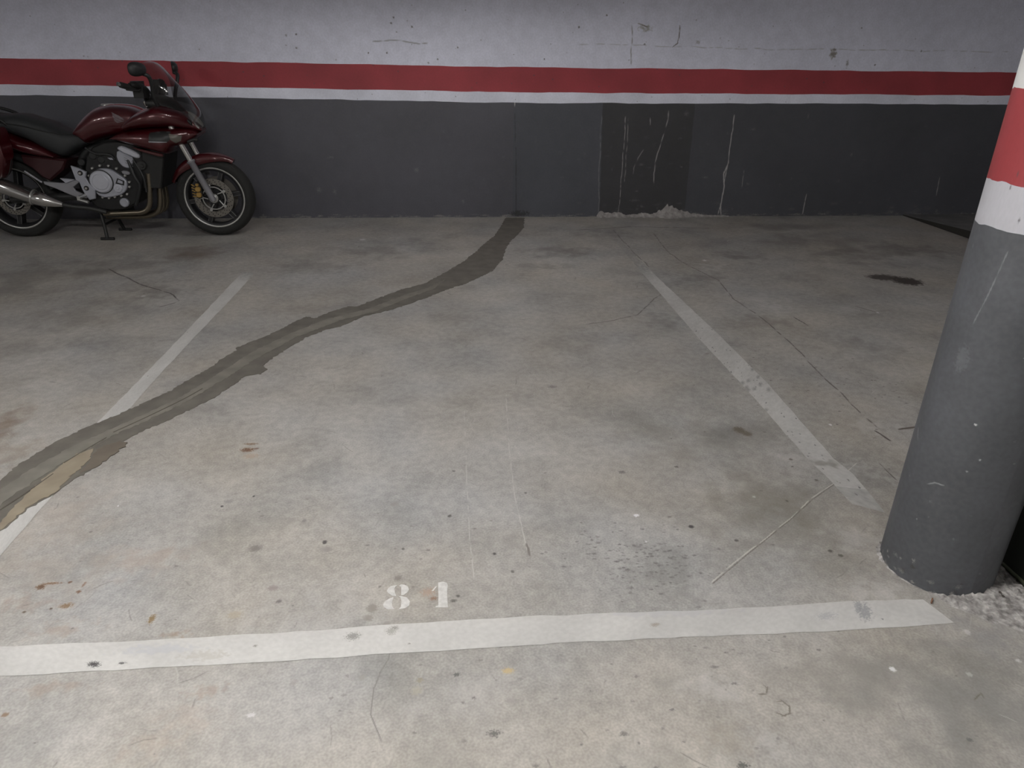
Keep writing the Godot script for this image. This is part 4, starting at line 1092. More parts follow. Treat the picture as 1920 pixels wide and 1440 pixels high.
func ring_prism(s: SurfaceTool, c: Vector2, r0: float, r1: float, z0: float, z1: float, seg := 48):
	lathe(s, Vector3(c.x, c.y, 0), [[r0, z1], [r0, z0]], seg, 1)
	lathe(s, Vector3(c.x, c.y, 0), [[r1, z0], [r1, z1]], seg, 2)
	lathe(s, Vector3(c.x, c.y, 0), [[r1, z1], [r0, z1]], seg, 3)
	lathe(s, Vector3(c.x, c.y, 0), [[r0, z0], [r1, z0]], seg, 4)

func can(s: SurfaceTool, c: Vector3, r: float, h: float, bevel := 0.002, seg := 24):
	# short round boss standing on z = c.z, towards the aisle
	lathe(s, c, [[r, 0.0], [r, h - bevel]], seg, 1)
	lathe(s, c, [[r, h - bevel], [r - bevel, h]], seg, 2)
	lathe(s, c, [[r - bevel, h], [0.0005, h]], seg, 3)

func wheel(bike: Node3D, called: String, c: Vector2, R: float, half: float, rim_r: float, disc_r: float, first: float, M: Dictionary, front: bool):
	var s := mk()
	# rim: dark band with a machined lip
	lathe(s, Vector3(c.x, c.y, 0), [[rim_r - 0.024, -0.045], [rim_r - 0.004, -half * 0.72], [rim_r, -half * 0.75], [rim_r + 0.008, -half * 0.72], [rim_r + 0.002, 0.0], [rim_r + 0.008, half * 0.72], [rim_r, half * 0.75], [rim_r - 0.004, half * 0.72], [rim_r - 0.024, 0.045], [rim_r - 0.03, 0.0], [rim_r - 0.024, -0.045]], 64)
	var root := part(called, s, M.rim, bike)
	s = mk()
	var prof := []
	for k in 17:
		var a := -2.25 + 4.5 * k / 16.0
		var rr := rim_r + (R - rim_r) * 0.42 + (R - rim_r) * 0.58 * cos(a)
		prof.append([rr, half * (sin(a) if absf(a) < PI / 2 else signf(a) * (1.0 - 0.12 * (absf(a) - PI / 2)))])
	lathe(s, Vector3(c.x, c.y, 0), prof, 72)
	part("tyre", s, M.rubber, root)
	for e in [-1, 1]:
		s = mk()
		lathe(s, Vector3(c.x, c.y, e * half * 0.74), [[rim_r - 0.009, -0.003], [rim_r - 0.009, 0.003], [rim_r + 0.006, 0.003], [rim_r + 0.006, -0.003], [rim_r - 0.009, -0.003]], 72)
		part("rim_lip", s, M.lip, root)
	s = mk()
	can(s, Vector3(c.x, c.y, -0.075), 0.042, 0.15)
	part("hub", s, M.dark_metal, root)
	for k in 6:
		s = mk()
		var a := first + k * TAU / 6.0
		var d := Vector2.from_angle(a)
		var q := d.orthogonal()
		prism(s, PackedVector2Array([c + d * 0.035 - q * 0.026, c + d * 0.1 - q * 0.019, c + d * (rim_r - 0.022) - q * 0.017, c + d * (rim_r - 0.022) + q * 0.017, c + d * 0.1 + q * 0.019, c + d * 0.035 + q * 0.026]), -0.03, 0.034, 0.004)
		var sp := part("spoke", s, M.rim, root)
		s = mk()
		for e in [-1, 1]:
			tube(s, [Vector3(c.x + d.x * 0.09 + q.x * 0.015 * e, c.y + d.y * 0.09 + q.y * 0.015 * e, 0.034), Vector3(c.x + d.x * (rim_r - 0.026) + q.x * 0.014 * e, c.y + d.y * (rim_r - 0.026) + q.y * 0.014 * e, 0.034)], 0.0025, 6)
		part("spoke_edge", s, M.edge, sp)
	# brake disc towards the aisle, drilled
	for side in ([1, -1] if front else [1]):
		s = mk()
		var zd: float = 0.062 * side if front else 0.08
		ring_prism(s, c, disc_r * 0.70, disc_r, zd - 0.0025, zd + 0.0025, 64)
		var dn := part("brake_disc", s, M.disc, root)
		if side == 1:
			s = mk()
			for k in 20:
				for j in 3:
					var a := TAU * (k + j * 0.33) / 20.0
					var rr := disc_r * (0.76 + 0.085 * j)
					prism(s, disc(c + Vector2.from_angle(a) * rr, 0.0042, 7), zd + 0.002, zd + 0.0032)
			part("drilled_hole", s, M.black, root).set_meta("kind", "stuff")
		s = mk()
		ring_prism(s, c, disc_r * 0.55, disc_r * 0.60, zd - 0.004, zd + 0.004, 48)
		for k in 5:
			var a := first + 0.4 + TAU * k / 5.0
			can(s, Vector3(c.x + cos(a) * disc_r * 0.66, c.y + sin(a) * disc_r * 0.66, zd - 0.003), disc_r * 0.08, 0.009, 0.002, 12)
			var d := Vector2.from_angle(a + 0.25)
			tube(s, [Vector3(c.x + d.x * 0.04, c.y + d.y * 0.04, zd), Vector3(c.x + cos(a) * disc_r * 0.57, c.y + sin(a) * disc_r * 0.57, zd)], 0.005, 6)
		part("disc_carrier", s, M.steel, root)
	s = mk()
	for q in [[0.036, 0.0, 0.078], [0.026, 0.078, 0.01], [0.014, 0.088, 0.012]]:
		can(s, Vector3(c.x, c.y, q[1]), q[0], q[2], 0.004, 28)
	part("axle_cap", s, M.steel, root)
	return root

func build_motorcycle():
	var bike := Node3D.new()
	bike.name = "motorcycle"
	add_child(bike)
	bike.position = Vector3(-2.593, 0, -5.84)
	tag(bike, "dark red touring motorcycle with smoked windscreen parked along the striped wall", "motorcycle")
	var red := mat(rgb(70, 11, 19), 0.3, 0.3)
	red.clearcoat_enabled = true
	red.clearcoat = 1.0
	red.clearcoat_roughness = 0.06
	var M := {
		"rubber": mat(rgb(34, 34, 33), 0.85), "rim": mat(rgb(44, 44, 46), 0.45, 0.3), "lip": mat(rgb(196, 196, 192), 0.35, 0.6), "edge": mat(rgb(104, 104, 104), 0.45, 0.5),
		"dark_metal": mat(rgb(52, 52, 52), 0.5, 0.4), "disc": mat(rgb(132, 128, 122), 0.38, 0.7), "steel": mat(rgb(188, 188, 186), 0.35, 0.75), "black": mat(rgb(24, 24, 24), 0.55),
		"plastic": mat(rgb(34, 35, 36), 0.5), "seat": mat(rgb(38, 40, 42), 0.62), "silver": mat(rgb(168, 170, 180), 0.42, 0.35), "silver_light": mat(rgb(190, 192, 202), 0.38, 0.35), "chrome": mat(rgb(214, 212, 210), 0.16, 0.95),
		"fork": mat(rgb(150, 150, 156), 0.4, 0.5), "gold": mat(rgb(168, 136, 76), 0.45, 0.4), "pipe": mat(rgb(122, 114, 100), 0.3, 0.85), "engine": mat(rgb(28, 28, 29), 0.55, 0.2), "red": red }
	# ---- wheels
	var fc := Vector2(0.739, 0.300)
	var rc := Vector2(-0.739, 0.300)
	wheel(bike, "front_wheel", fc, 0.298, 0.06, 0.228, 0.148, 0.17, M, true)
	wheel(bike, "rear_wheel", rc, 0.302, 0.08, 0.228, 0.12, 0.35, M, false)
	# ---- frame, swingarm, centre stand
	var s := mk()
	tube(s, curve([Vector3(0.488, 0.879, 0), Vector3(0.258, 0.81, 0), Vector3(0.014, 0.702, 0), Vector3(-0.18, 0.616, 0), Vector3(-0.239, 0.398, 0), Vector3(-0.222, 0.264, 0)], 6), 0.035, 12)
	tube(s, curve([Vector3(0, 0.725, 0), Vector3(-0.317, 0.693, 0), Vector3(-0.565, 0.768, 0), Vector3(-0.851, 0.822, 0)], 5), 0.022, 10)
	part("frame", s, M.plastic, bike)
	for e in [-1, 1]:
		s = mk()
		tube(s, curve([Vector3(-0.10, 0.33, 0.085 * e), Vector3(-0.45, 0.315, 0.105 * e), Vector3(-0.739, 0.300, 0.115 * e)], 4), [0.032, 0.032, 0.032, 0.03, 0.03, 0.03, 0.028, 0.028, 0.024], 10)
		part("swingarm", s, M.dark_metal, bike)
	s = mk()
	for e in [1, -1]:
		tube(s, curve([Vector3(-0.12, 0.21, 0.1 * e), Vector3(-0.10, 0.1, 0.13 * e), Vector3(-0.085, 0.012, 0.16 * e)], 4), 0.013, 8)
		tube(s, [Vector3(-0.13, 0.011, 0.165 * e), Vector3(-0.03, 0.011, 0.165 * e)], 0.011, 8)
	tube(s, [Vector3(-0.10, 0.11, 0.125), Vector3(-0.10, 0.11, -0.125)], 0.01, 8)
	part("centre_stand", s, M.black, bike)
	s = mk()
	tube(s, curve([Vector3(0.0, 0.2, -0.1), Vector3(0.03, 0.16, -0.13), Vector3(-0.2, 0.13, -0.15)], 3), 0.011, 8)
	part("side_stand", s, M.black, bike)
	# ---- engine
	s = mk()
	prism(s, rounded(PackedVector2Array([Vector2(-0.094, 0.671), Vector2(0.081, 0.739), Vector2(0.29, 0.703), Vector2(0.299, 0.596), Vector2(0.25, 0.393), Vector2(0.147, 0.233), Vector2(-0.069, 0.217), Vector2(-0.164, 0.282), Vector2(-0.157, 0.479)]), 1), -0.15, 0.145, 0.01)
	var engine := part("engine", s, M.engine, bike)
	s = mk()
	prism(s, rounded(PackedVector2Array([Vector2(-0.082, 0.515), Vector2(-0.038, 0.534), Vector2(0.013, 0.539), Vector2(0.056, 0.531), Vector2(0.104, 0.494), Vector2(0.143, 0.463), Vector2(0.154, 0.433), Vector2(0.143, 0.387), Vector2(0.104, 0.35), Vector2(0.05, 0.334), Vector2(-0.014, 0.324), Vector2(-0.062, 0.334), Vector2(-0.087, 0.36), Vector2(-0.08, 0.391), Vector2(-0.101, 0.433), Vector2(-0.107, 0.473)]), 1), 0.12, 0.175, 0.006)
	var cover := part("clutch_cover", s, M.silver, engine)
	var cc := Vector3(-0.028, 0.443, 0.2)
	s = mk()
	ring_prism(s, Vector2(cc.x, cc.y), 0.082, 0.089, 0.165, 0.178, 40)
	part("clutch_groove", s, M.dark_metal, cover)
	s = mk()
	can(s, Vector3(cc.x, cc.y, 0.165), 0.081, 0.024, 0.008, 40)
	can(s, Vector3(cc.x, cc.y, 0.180), 0.058, 0.014, 0.004, 40)
	part("clutch_cap", s, M.silver_light, cover)
	s = mk()
	var sc := Vector3(0.083, 0.396, 0.2)
	can(s, Vector3(sc.x, sc.y, 0.17), 0.031, 0.012, 0.003, 28)
	can(s, Vector3(sc.x, sc.y, 0.18), 0.012, 0.006, 0.002, 16)
	part("pulse_cap", s, M.silver_light, cover)
	s = mk()
	prism(s, PackedVector2Array([Vector2(0.093, 0.469), Vector2(0.14, 0.448), Vector2(0.131, 0.415), Vector2(0.073, 0.43)]), 0.17, 0.1765)
	part("oil_window_frame", s, M.black, cover)
	s = mk()
	prism(s, PackedVector2Array([Vector2(0.098, 0.459), Vector2(0.129, 0.444), Vector2(0.124, 0.426), Vector2(0.086, 0.438)]), 0.17, 0.179, 0.002)
	part("oil_window", s, M.silver, cover)
	# bolts round the cover
	for p in PackedVector2Array([Vector2(-0.021, 0.557), Vector2(0.041, 0.556), Vector2(0.094, 0.536), Vector2(0.146, 0.485), Vector2(0.167, 0.438), Vector2(0.161, 0.403), Vector2(0.132, 0.348), Vector2(0.087, 0.336), Vector2(0.039, 0.328), Vector2(-0.005, 0.32), Vector2(-0.051, 0.325), Vector2(-0.114, 0.484), Vector2(-0.079, 0.538)]):
		s = mk()
		can(s, Vector3(p.x, p.y, 0.14), 0.009, 0.026, 0.003, 10)
		part("cover_bolt", s, M.steel, engine)
	s = mk()
	prism(s, rounded(PackedVector2Array([Vector2(0.124, 0.672), Vector2(0.179, 0.642), Vector2(0.236, 0.609), Vector2(0.194, 0.537), Vector2(0.157, 0.54), Vector2(0.13, 0.557), Vector2(0.106, 0.608)]), 1), 0.06, 0.155, 0.006)
	var cyl := part("cylinder_block", s, M.silver, engine)
	s = mk()
	prism(s, rounded(PackedVector2Array([Vector2(0.126, 0.68), Vector2(0.155, 0.699), Vector2(0.189, 0.691), Vector2(0.257, 0.658), Vector2(0.283, 0.633), Vector2(0.277, 0.612), Vector2(0.248, 0.612), Vector2(0.22, 0.626), Vector2(0.193, 0.639), Vector2(0.172, 0.646), Vector2(0.159, 0.658)]), 1), 0.06, 0.168, 0.008)
	part("cylinder_head", s, M.silver_light, cyl)
	s = mk()
	for k in 4:
		var a: Vector3 = Vector3(0.166, 0.635, 0.18) + Vector3(0.0, -0.018 * k, 0)
		tube(s, [Vector3(a.x, a.y, 0.156), Vector3(a.x + 0.05, a.y - 0.03, 0.156)], 0.003, 6)
	part("cooling_fin", s, M.fork, cyl)
	s = mk()
	prism(s, PackedVector2Array([Vector2(0.042, 0.613), Vector2(0.095, 0.611), Vector2(0.092, 0.596), Vector2(0.058, 0.598)]), 0.08, 0.15, 0.002)
	part("intake_clamp", s, M.silver, engine)
	s = mk()
	prism(s, rounded(PackedVector2Array([Vector2(0.123, 0.524), Vector2(0.183, 0.516), Vector2(0.185, 0.489), Vector2(0.132, 0.493)]), 1), 0.1, 0.16, 0.004)
	part("side_plug_cover", s, M.fork, engine)
	s = mk()
	can(s, Vector3(Vector3(0.276, 0.559, 0.18).x, Vector3(0.276, 0.559, 0.18).y, 0.11), 0.036, 0.05, 0.006, 24)
	can(s, Vector3(Vector3(0.283, 0.555, 0.18).x, Vector3(0.283, 0.555, 0.18).y, 0.155), 0.014, 0.014, 0.004, 14)
	part("horn", s, M.dark_metal, bike)
	s = mk()
	prism(s, rounded(PackedVector2Array([Vector2(-0.022, 0.306), Vector2(0.107, 0.305), Vector2(0.099, 0.249), Vector2(-0.02, 0.245)]), 1), -0.1, 0.13, 0.008)
	part("oil_sump", s, M.fork, engine)
	s = mk()
	can(s, Vector3(Vector3(0.099, 0.285, 0.18).x, Vector3(0.099, 0.285, 0.18).y, 0.12), 0.033, 0.05, 0.006, 24)
	part("oil_filter", s, M.silver, engine)
	s = mk()
	for h in [[Vector3(-0.06, 0.628, 0.16), 0.03], [Vector3(-0.007, 0.598, 0.16), 0.028], [Vector3(-0.155, 0.578, 0.16), 0.026]]:
		can(s, Vector3(h[0].x, h[0].y, 0.10), h[1], 0.05, 0.006, 18)
	tube(s, curve([Vector3(-0.098, 0.683, 0.15), Vector3(-0.034, 0.643, 0.16), Vector3(0.066, 0.636, 0.16), Vector3(0.092, 0.597, 0.15)], 5), 0.008, 8)
	tube(s, curve([Vector3(0.188, 0.597, 0.15), Vector3(0.218, 0.484, 0.17), Vector3(0.237, 0.404, 0.16), Vector3(0.173, 0.261, 0.14)], 5), 0.012, 8)
	tube(s, curve([Vector3(0.226, 0.597, 0.15), Vector3(0.276, 0.483, 0.16), Vector3(0.276, 0.363, 0.15)], 5), 0.008, 8)
	part("hose", s, M.plastic, engine)
	s = mk()
	prism(s, PackedVector2Array([Vector2(0.289, 0.66), Vector2(0.463, 0.684), Vector2(0.384, 0.386), Vector2(0.25, 0.386)]), -0.16, 0.14, 0.01)
	part("radiator", s, M.black, bike)
	# ---- exhaust
	var pipes := [[[281,325], [283,372], [279,390], [268,397.5], [245,399], [200,401]], [[296,328], [299,376], [295,394], [283,402], [262,405], [200,405]]]
	for z in [0.13, 0.05, -0.05, -0.13]:
		s = mk()
		var pth: Array
		if z > 0.1: pth = curve([Vector3(0.307, 0.498, 0.13), Vector3(0.282, 0.311, 0.13), Vector3(0.255, 0.239, 0.13), Vector3(0.202, 0.208, 0.13), Vector3(0.117, 0.202, 0.13), Vector3(-0.082, 0.195, 0.13)], 5)
		elif z > 0: pth = curve([Vector3(0.346, 0.486, 0.05), Vector3(0.324, 0.289, 0.05), Vector3(0.296, 0.207, 0.05), Vector3(0.24, 0.169, 0.05), Vector3(0.145, 0.157, 0.05), Vector3(-0.104, 0.158, 0.05)], 5)
		else: pth = curve([Vector3(0.30, 0.5, z), Vector3(0.31, 0.3, z), Vector3(0.27, 0.18, z), Vector3(0.1, 0.15, z * 0.7)], 5)
		tube(s, pth, 0.019, 12)
		part("exhaust_header", s, M.pipe, bike)
	s = mk()
	prism(s, rounded(PackedVector2Array([Vector2(-0.077, 0.219), Vector2(0.054, 0.223), Vector2(0.051, 0.17), Vector2(-0.081, 0.162)]), 1), -0.1, 0.13, 0.01)
	part("exhaust_collector", s, M.dark_metal, bike)
	s = mk()
	tube(s, curve([Vector3(-0.046, 0.213, 0.16), Vector3(-0.165, 0.249, 0.18), Vector3(-0.25, 0.262, 0.2), Vector3(-0.343, 0.285, 0.22)], 5), 0.017, 12)
	part("link_pipe", s, M.dark_metal, bike)
	s = mk()
	tube(s, [Vector3(-0.969, 0.536, 0.23), Vector3(-0.953, 0.528, 0.23), Vector3(-0.724, 0.426, 0.23), Vector3(-0.51, 0.341, 0.23), Vector3(-0.507, 0.339, 0.23), Vector3(-0.43, 0.315, 0.23), Vector3(-0.423, 0.312, 0.23), Vector3(-0.366, 0.297, 0.23), Vector3(-0.315, 0.285, 0.23)], [0.05, 0.058, 0.055, 0.053, 0.056, 0.046, 0.043, 0.03, 0.016], 28)
	var muffler := part("muffler", s, M.chrome, bike)
	s = mk()
	tube(s, [Vector3(-0.515, 0.342, 0.23), Vector3(-0.505, 0.339, 0.23)], 0.058, 28)
	part("muffler_strap", s, M.steel, muffler)
	# ---- foot rest plates
	s = mk()
	prism(s, PackedVector2Array([Vector2(-0.218, 0.559), Vector2(-0.17, 0.542), Vector2(-0.117, 0.514), Vector2(-0.132, 0.473), Vector2(-0.112, 0.427), Vector2(-0.082, 0.381), Vector2(-0.096, 0.319), Vector2(-0.139, 0.309), Vector2(-0.161, 0.348), Vector2(-0.173, 0.381), Vector2(-0.184, 0.443), Vector2(-0.205, 0.458)]), 0.165, 0.185, 0.004)
	var plate := part("foot_rest_plate", s, M.silver, bike)
	for p in PackedVector2Array([Vector2(-0.159, 0.507), Vector2(-0.14, 0.397)]):
		s = mk()
		can(s, Vector3(p.x, p.y, 0.18), 0.018, 0.01, 0.003, 18)
		part("plate_boss", s, M.black, plate)
		s = mk()
		can(s, Vector3(p.x, p.y, 0.186), 0.01, 0.012, 0.003, 12)
		part("plate_bolt", s, M.chrome, plate)
	s = mk()
	prism(s, PackedVector2Array([Vector2(-0.439, 0.446), Vector2(-0.319, 0.435), Vector2(-0.27, 0.434), Vector2(-0.232, 0.451), Vector2(-0.204, 0.457), Vector2(-0.181, 0.442), Vector2(-0.208, 0.423), Vector2(-0.236, 0.403), Vector2(-0.226, 0.38), Vector2(-0.189, 0.36), Vector2(-0.145, 0.334), Vector2(-0.159, 0.321), Vector2(-0.227, 0.329), Vector2(-0.287, 0.356), Vector2(-0.36, 0.393), Vector2(-0.435, 0.424)]), 0.168, 0.184, 0.004)
	part("pillion_bracket", s, M.fork, plate)
	s = mk()
	prism(s, PackedVector2Array([Vector2(-0.316, 0.469), Vector2(-0.27, 0.465), Vector2(-0.211, 0.459), Vector2(-0.252, 0.444), Vector2(-0.282, 0.432)]), 0.165, 0.182, 0.003)
	part("heel_guard", s, M.silver, plate)
	s = mk()
	tube(s, [Vector3(-0.224, 0.313, 0.18), Vector3(-0.147, 0.295, 0.19)], 0.012, 8)
	tube(s, [Vector3(Vector3(-0.163, 0.345, 0.18).x, Vector3(-0.163, 0.345, 0.18).y, 0.18), Vector3(Vector3(-0.163, 0.345, 0.18).x, Vector3(-0.163, 0.345, 0.18).y, 0.29)], 0.013, 10)
	part("foot_peg", s, M.steel, plate)
	s = mk()
	tube(s, [Vector3(-0.547, 0.521, 0.19), Vector3(-0.444, 0.44, 0.19)], 0.008, 8)
	part("pillion_strut", s, M.fork, plate)
	# ---- rear end
	s = mk()
	var hug := []
	for k in 13:
		var a := lerpf(0.25, 2.2, k / 12.0)
		var d := Vector2.from_angle(a)
		var ring := PackedVector3Array()
		for q in [[0.31, 0.11], [0.335, 0.09], [0.345, 0.0], [0.335, -0.09], [0.31, -0.11], [0.325, -0.08], [0.335, 0.0], [0.325, 0.08]]:
			ring.append(Vector3(rc.x + d.x * q[0], rc.y + d.y * q[0], q[1]))
		hug.append(ring)
	skin(s, hug, true, 1)
	part("rear_hugger", s, M.plastic, bike)
	var seat_d := shell(PackedVector2Array([Vector2(-0.933, 0.903), Vector2(-0.831, 0.922), Vector2(-0.689, 0.905), Vector2(-0.539, 0.909), Vector2(-0.453, 0.881), Vector2(-0.366, 0.855), Vector2(-0.3, 0.819), Vector2(-0.231, 0.793), Vector2(-0.156, 0.786), Vector2(-0.111, 0.767)]), PackedVector2Array([Vector2(-0.922, 0.841), Vector2(-0.835, 0.812), Vector2(-0.693, 0.791), Vector2(-0.557, 0.744), Vector2(-0.474, 0.703), Vector2(-0.394, 0.646), Vector2(-0.334, 0.616), Vector2(-0.282, 0.609), Vector2(-0.203, 0.655), Vector2(-0.104, 0.7)]), PackedVector2Array([Vector2(-0.685, 1.636), Vector2(0.115, 1.651)]), 2.8)
	seat_d.wid = PackedVector2Array([Vector2(-1.1, 0.11), Vector2(-0.75, 0.14), Vector2(-0.5, 0.15), Vector2(-0.3, 0.145), Vector2(-0.17, 0.11)])
	s = mk()
	shell_mesh(s, seat_d)
	part("seat", s, M.seat, bike)
	# seat piping
	s = mk()
	var pip := []
	for p in PackedVector2Array([Vector2(-0.719, 0.861), Vector2(-0.507, 0.833), Vector2(-0.369, 0.797), Vector2(-0.263, 0.776), Vector2(-0.17, 0.773), Vector2(-0.098, 0.762)]):
		pip.append(Vector3(p.x, p.y, shell_z(seat_d, p.x, p.y) + 0.001))
	tube(s, curve(pip, 4), 0.004, 6)
	part("seat_seam", s, M.black, bike)
	var tail_d := shell(PackedVector2Array([Vector2(-0.94, 0.865), Vector2(-0.812, 0.83), Vector2(-0.673, 0.805), Vector2(-0.577, 0.75), Vector2(-0.494, 0.725), Vector2(-0.421, 0.691), Vector2(-0.333, 0.624)]), PackedVector2Array([Vector2(-0.956, 0.814), Vector2(-0.84, 0.734), Vector2(-0.707, 0.683), Vector2(-0.605, 0.646), Vector2(-0.521, 0.623), Vector2(-0.442, 0.608), Vector2(-0.337, 0.605)]), PackedVector2Array([Vector2(-0.727, 1.636), Vector2(-0.093, 1.647)]), 2.6)
	tail_d.wid = PackedVector2Array([Vector2(-1.15, 0.08), Vector2(-0.8, 0.15), Vector2(-0.5, 0.165), Vector2(-0.36, 0.16)])
	s = mk()
	shell_mesh(s, tail_d)
	part("tail_fairing", s, M.red, bike)
	s = mk()
	tube(s, curve([Vector3(-1.011, 0.811, 0.1), Vector3(-1.01, 0.789, 0.1)], 2), 0.04, 14)
	part("tail_light", s, mat(rgb(120, 16, 20), 0.3), bike)
	s = mk()
	prism(s, PackedVector2Array([Vector2(-0.588, 0.627), Vector2(-0.352, 0.605), Vector2(-0.272, 0.59), Vector2(-0.311, 0.52), Vector2(-0.424, 0.438), Vector2(-0.478, 0.465), Vector2(-0.531, 0.527), Vector2(-0.586, 0.566)]), -0.1, 0.12, 0.015)
	part("under_seat_cover", s, mat(rgb(52, 20, 24), 0.45), bike)
	for e in [1, -1]:
		s = mk()
		var g := curve([Vector3(-1.02, 0.93, 0.06 * e), Vector3(-0.96, 0.945, 0.13 * e), Vector3(-0.80, 0.935, 0.155 * e), Vector3(-0.66, 0.885, 0.155 * e), Vector3(-0.60, 0.82, 0.13 * e)], 4)
		tube(s, g, 0.012, 8)
		part("grab_rail", s, M.black, bike)
		# hard pannier: rounded shell with its seam
		s = mk()
		var pd := shell(PackedVector2Array([Vector2(-0.97, 0.808), Vector2(-0.924, 0.843), Vector2(-0.778, 0.858), Vector2(-0.606, 0.838), Vector2(-0.548, 0.817), Vector2(-0.54, 0.767)]), PackedVector2Array([Vector2(-1.019, 0.65), Vector2(-1.019, 0.532), Vector2(-0.89, 0.48), Vector2(-0.708, 0.477), Vector2(-0.635, 0.503), Vector2(-0.582, 0.614)]), PackedVector2Array([Vector2(-0.717, 1.623), Vector2(-0.303, 1.63)]), 3.6, 0.29)
		pd.wid = PackedVector2Array([Vector2(pd.x0, 0.06), Vector2(pd.x0 + 0.06, 0.10), Vector2(pd.x1 - 0.08, 0.105), Vector2(pd.x1, 0.07)])
		pd.zc = 0.27 * e
		shell_mesh(s, pd)
		var pan := part("pannier", s, M.red, bike)
		s = mk()
		var rail := []
		for k in 29:
			var a := TAU * k / 28.0
			var px: float = lerpf(pd.x0, pd.x1, 0.5 + 0.5 * cos(a) * 1.01)
			var yy: float = ev(pd.top, px) + 0.002 if sin(a) >= 0 else ev(pd.bot, px) - 0.002
			rail.append(Vector3(px, yy, 0.25 * e))
		tube(s, rail, 0.005, 6, false)
		part("pannier_seam", s, M.black, pan)
	# ---- fork, front fender, calipers
	for e in [1, -1]:
		s = mk()
		var ax := Vector3(0.733, 0.318, 0.1 * e)
		var jo := Vector3(Vector3(0.621, 0.588, 0.1).x, Vector3(0.621, 0.588, 0.1).y, 0.1 * e)
		var tp := jo + (jo - ax).normalized() * 0.42
		tube(s, [ax - (jo - ax).normalized() * 0.035, ax, ax.lerp(jo, 0.93), ax.lerp(jo, 0.94), jo], [0.018, 0.024, 0.024, 0.031, 0.031], 18)
		var leg := part("fork_leg", s, M.fork, bike)
		s = mk()
		tube(s, [jo, tp], 0.0215, 18)
		part("stanchion", s, M.chrome, leg)
		s = mk()
		var kp := Vector2(Vector3(0.638, 0.362, 0.1).x, Vector3(0.638, 0.362, 0.1).y)
		prism(s, rounded(PackedVector2Array([kp + Vector2(-0.03, -0.055), kp + Vector2(0.025, -0.06), kp + Vector2(0.03, 0.03), kp + Vector2(0.0, 0.07), kp + Vector2(-0.035, 0.05)]), 1), 0.045, 0.092, 0.006)
		var cal := part("brake_caliper", s, M.dark_metal, bike)
		cal.scale.z = e
		s = mk()
		for q in [[-0.018, -0.05, 0.022, -0.012], [-0.02, -0.008, 0.022, 0.03], [-0.012, 0.034, 0.012, 0.055]]:
			prism(s, rounded(PackedVector2Array([kp + Vector2(q[0], q[1]), kp + Vector2(q[2], q[1]), kp + Vector2(q[2], q[3]), kp + Vector2(q[0], q[3])]), 1), 0.085, 0.105, 0.005)
		for k in 5:
			tube(s, [Vector3(kp.x - 0.02, kp.y - 0.045 + k * 0.02, 0.1), Vector3(kp.x - 0.045, kp.y - 0.042 + k * 0.022, 0.09)], 0.005, 6)
		part("caliper_body", s, M.gold, cal)
	s = mk()
	var fen := []
	for k in 25:
		var t := k / 24.0
		var a := lerpf(1.0, 2.78, t)
		var d := Vector2.from_angle(a)
		var drop := 0.045 * sin(PI * clampf((t - 0.05) * 1.1, 0.0, 1.0)) + 0.012
		var half := lerpf(0.03, 0.078, clampf(sin(PI * t) * 1.6, 0.0, 1.0))
		var ring := PackedVector3Array()
		for q in [[0.318 - drop, half + 0.006], [0.322, half], [0.334, half * 0.6], [0.338, 0.0], [0.334, -half * 0.6], [0.322, -half], [0.318 - drop, -half - 0.006], [0.316 - drop, -half], [0.318, -half * 0.9], [0.329, 0.0], [0.318, half * 0.9], [0.316 - drop, half]]:
			ring.append(Vector3(fc.x + d.x * q[0], fc.y + d.y * q[0], q[1]))
		fen.append(ring)
	skin(s, fen, true, 1)
	part("front_fender", s, M.red, bike)
	# ---- tank
	var tank_d := shell(PackedVector2Array([Vector2(-0.19, 0.768), Vector2(-0.15, 0.828), Vector2(-0.107, 0.88), Vector2(-0.052, 0.924), Vector2(0, 0.954), Vector2(0.092, 0.977), Vector2(0.175, 0.977), Vector2(0.237, 0.967), Vector2(0.307, 0.938), Vector2(0.383, 0.883)]), PackedVector2Array([Vector2(-0.165, 0.759), Vector2(-0.137, 0.733), Vector2(-0.104, 0.699), Vector2(-0.058, 0.714), Vector2(-0.017, 0.729), Vector2(0.067, 0.748), Vector2(0.134, 0.76), Vector2(0.221, 0.775), Vector2(0.298, 0.783), Vector2(0.386, 0.784)]), PackedVector2Array(), 2.5, 0.0, 0.0)
	tank_d.wid = PackedVector2Array([Vector2(-0.28, 0.07), Vector2(-0.22, 0.12), Vector2(-0.1, 0.165), Vector2(0.05, 0.175), Vector2(0.25, 0.16), Vector2(0.35, 0.12)])
	s = mk()
	shell_mesh(s, tank_d, 44, 44)
	var tank := part("fuel_tank", s, M.red, bike)
	s = mk()
	lathe(s, Vector3.ZERO, [[0.045, 0.0], [0.045, 0.008], [0.038, 0.012], [0.001, 0.012]], 24)
	var cap := part("filler_cap", s, M.steel, tank)
	cap.transform = Transform3D(Basis(Vector3.RIGHT, -PI / 2), Vector3(0.06, ev(tank_d.top, 0.06) - 0.004, 0))
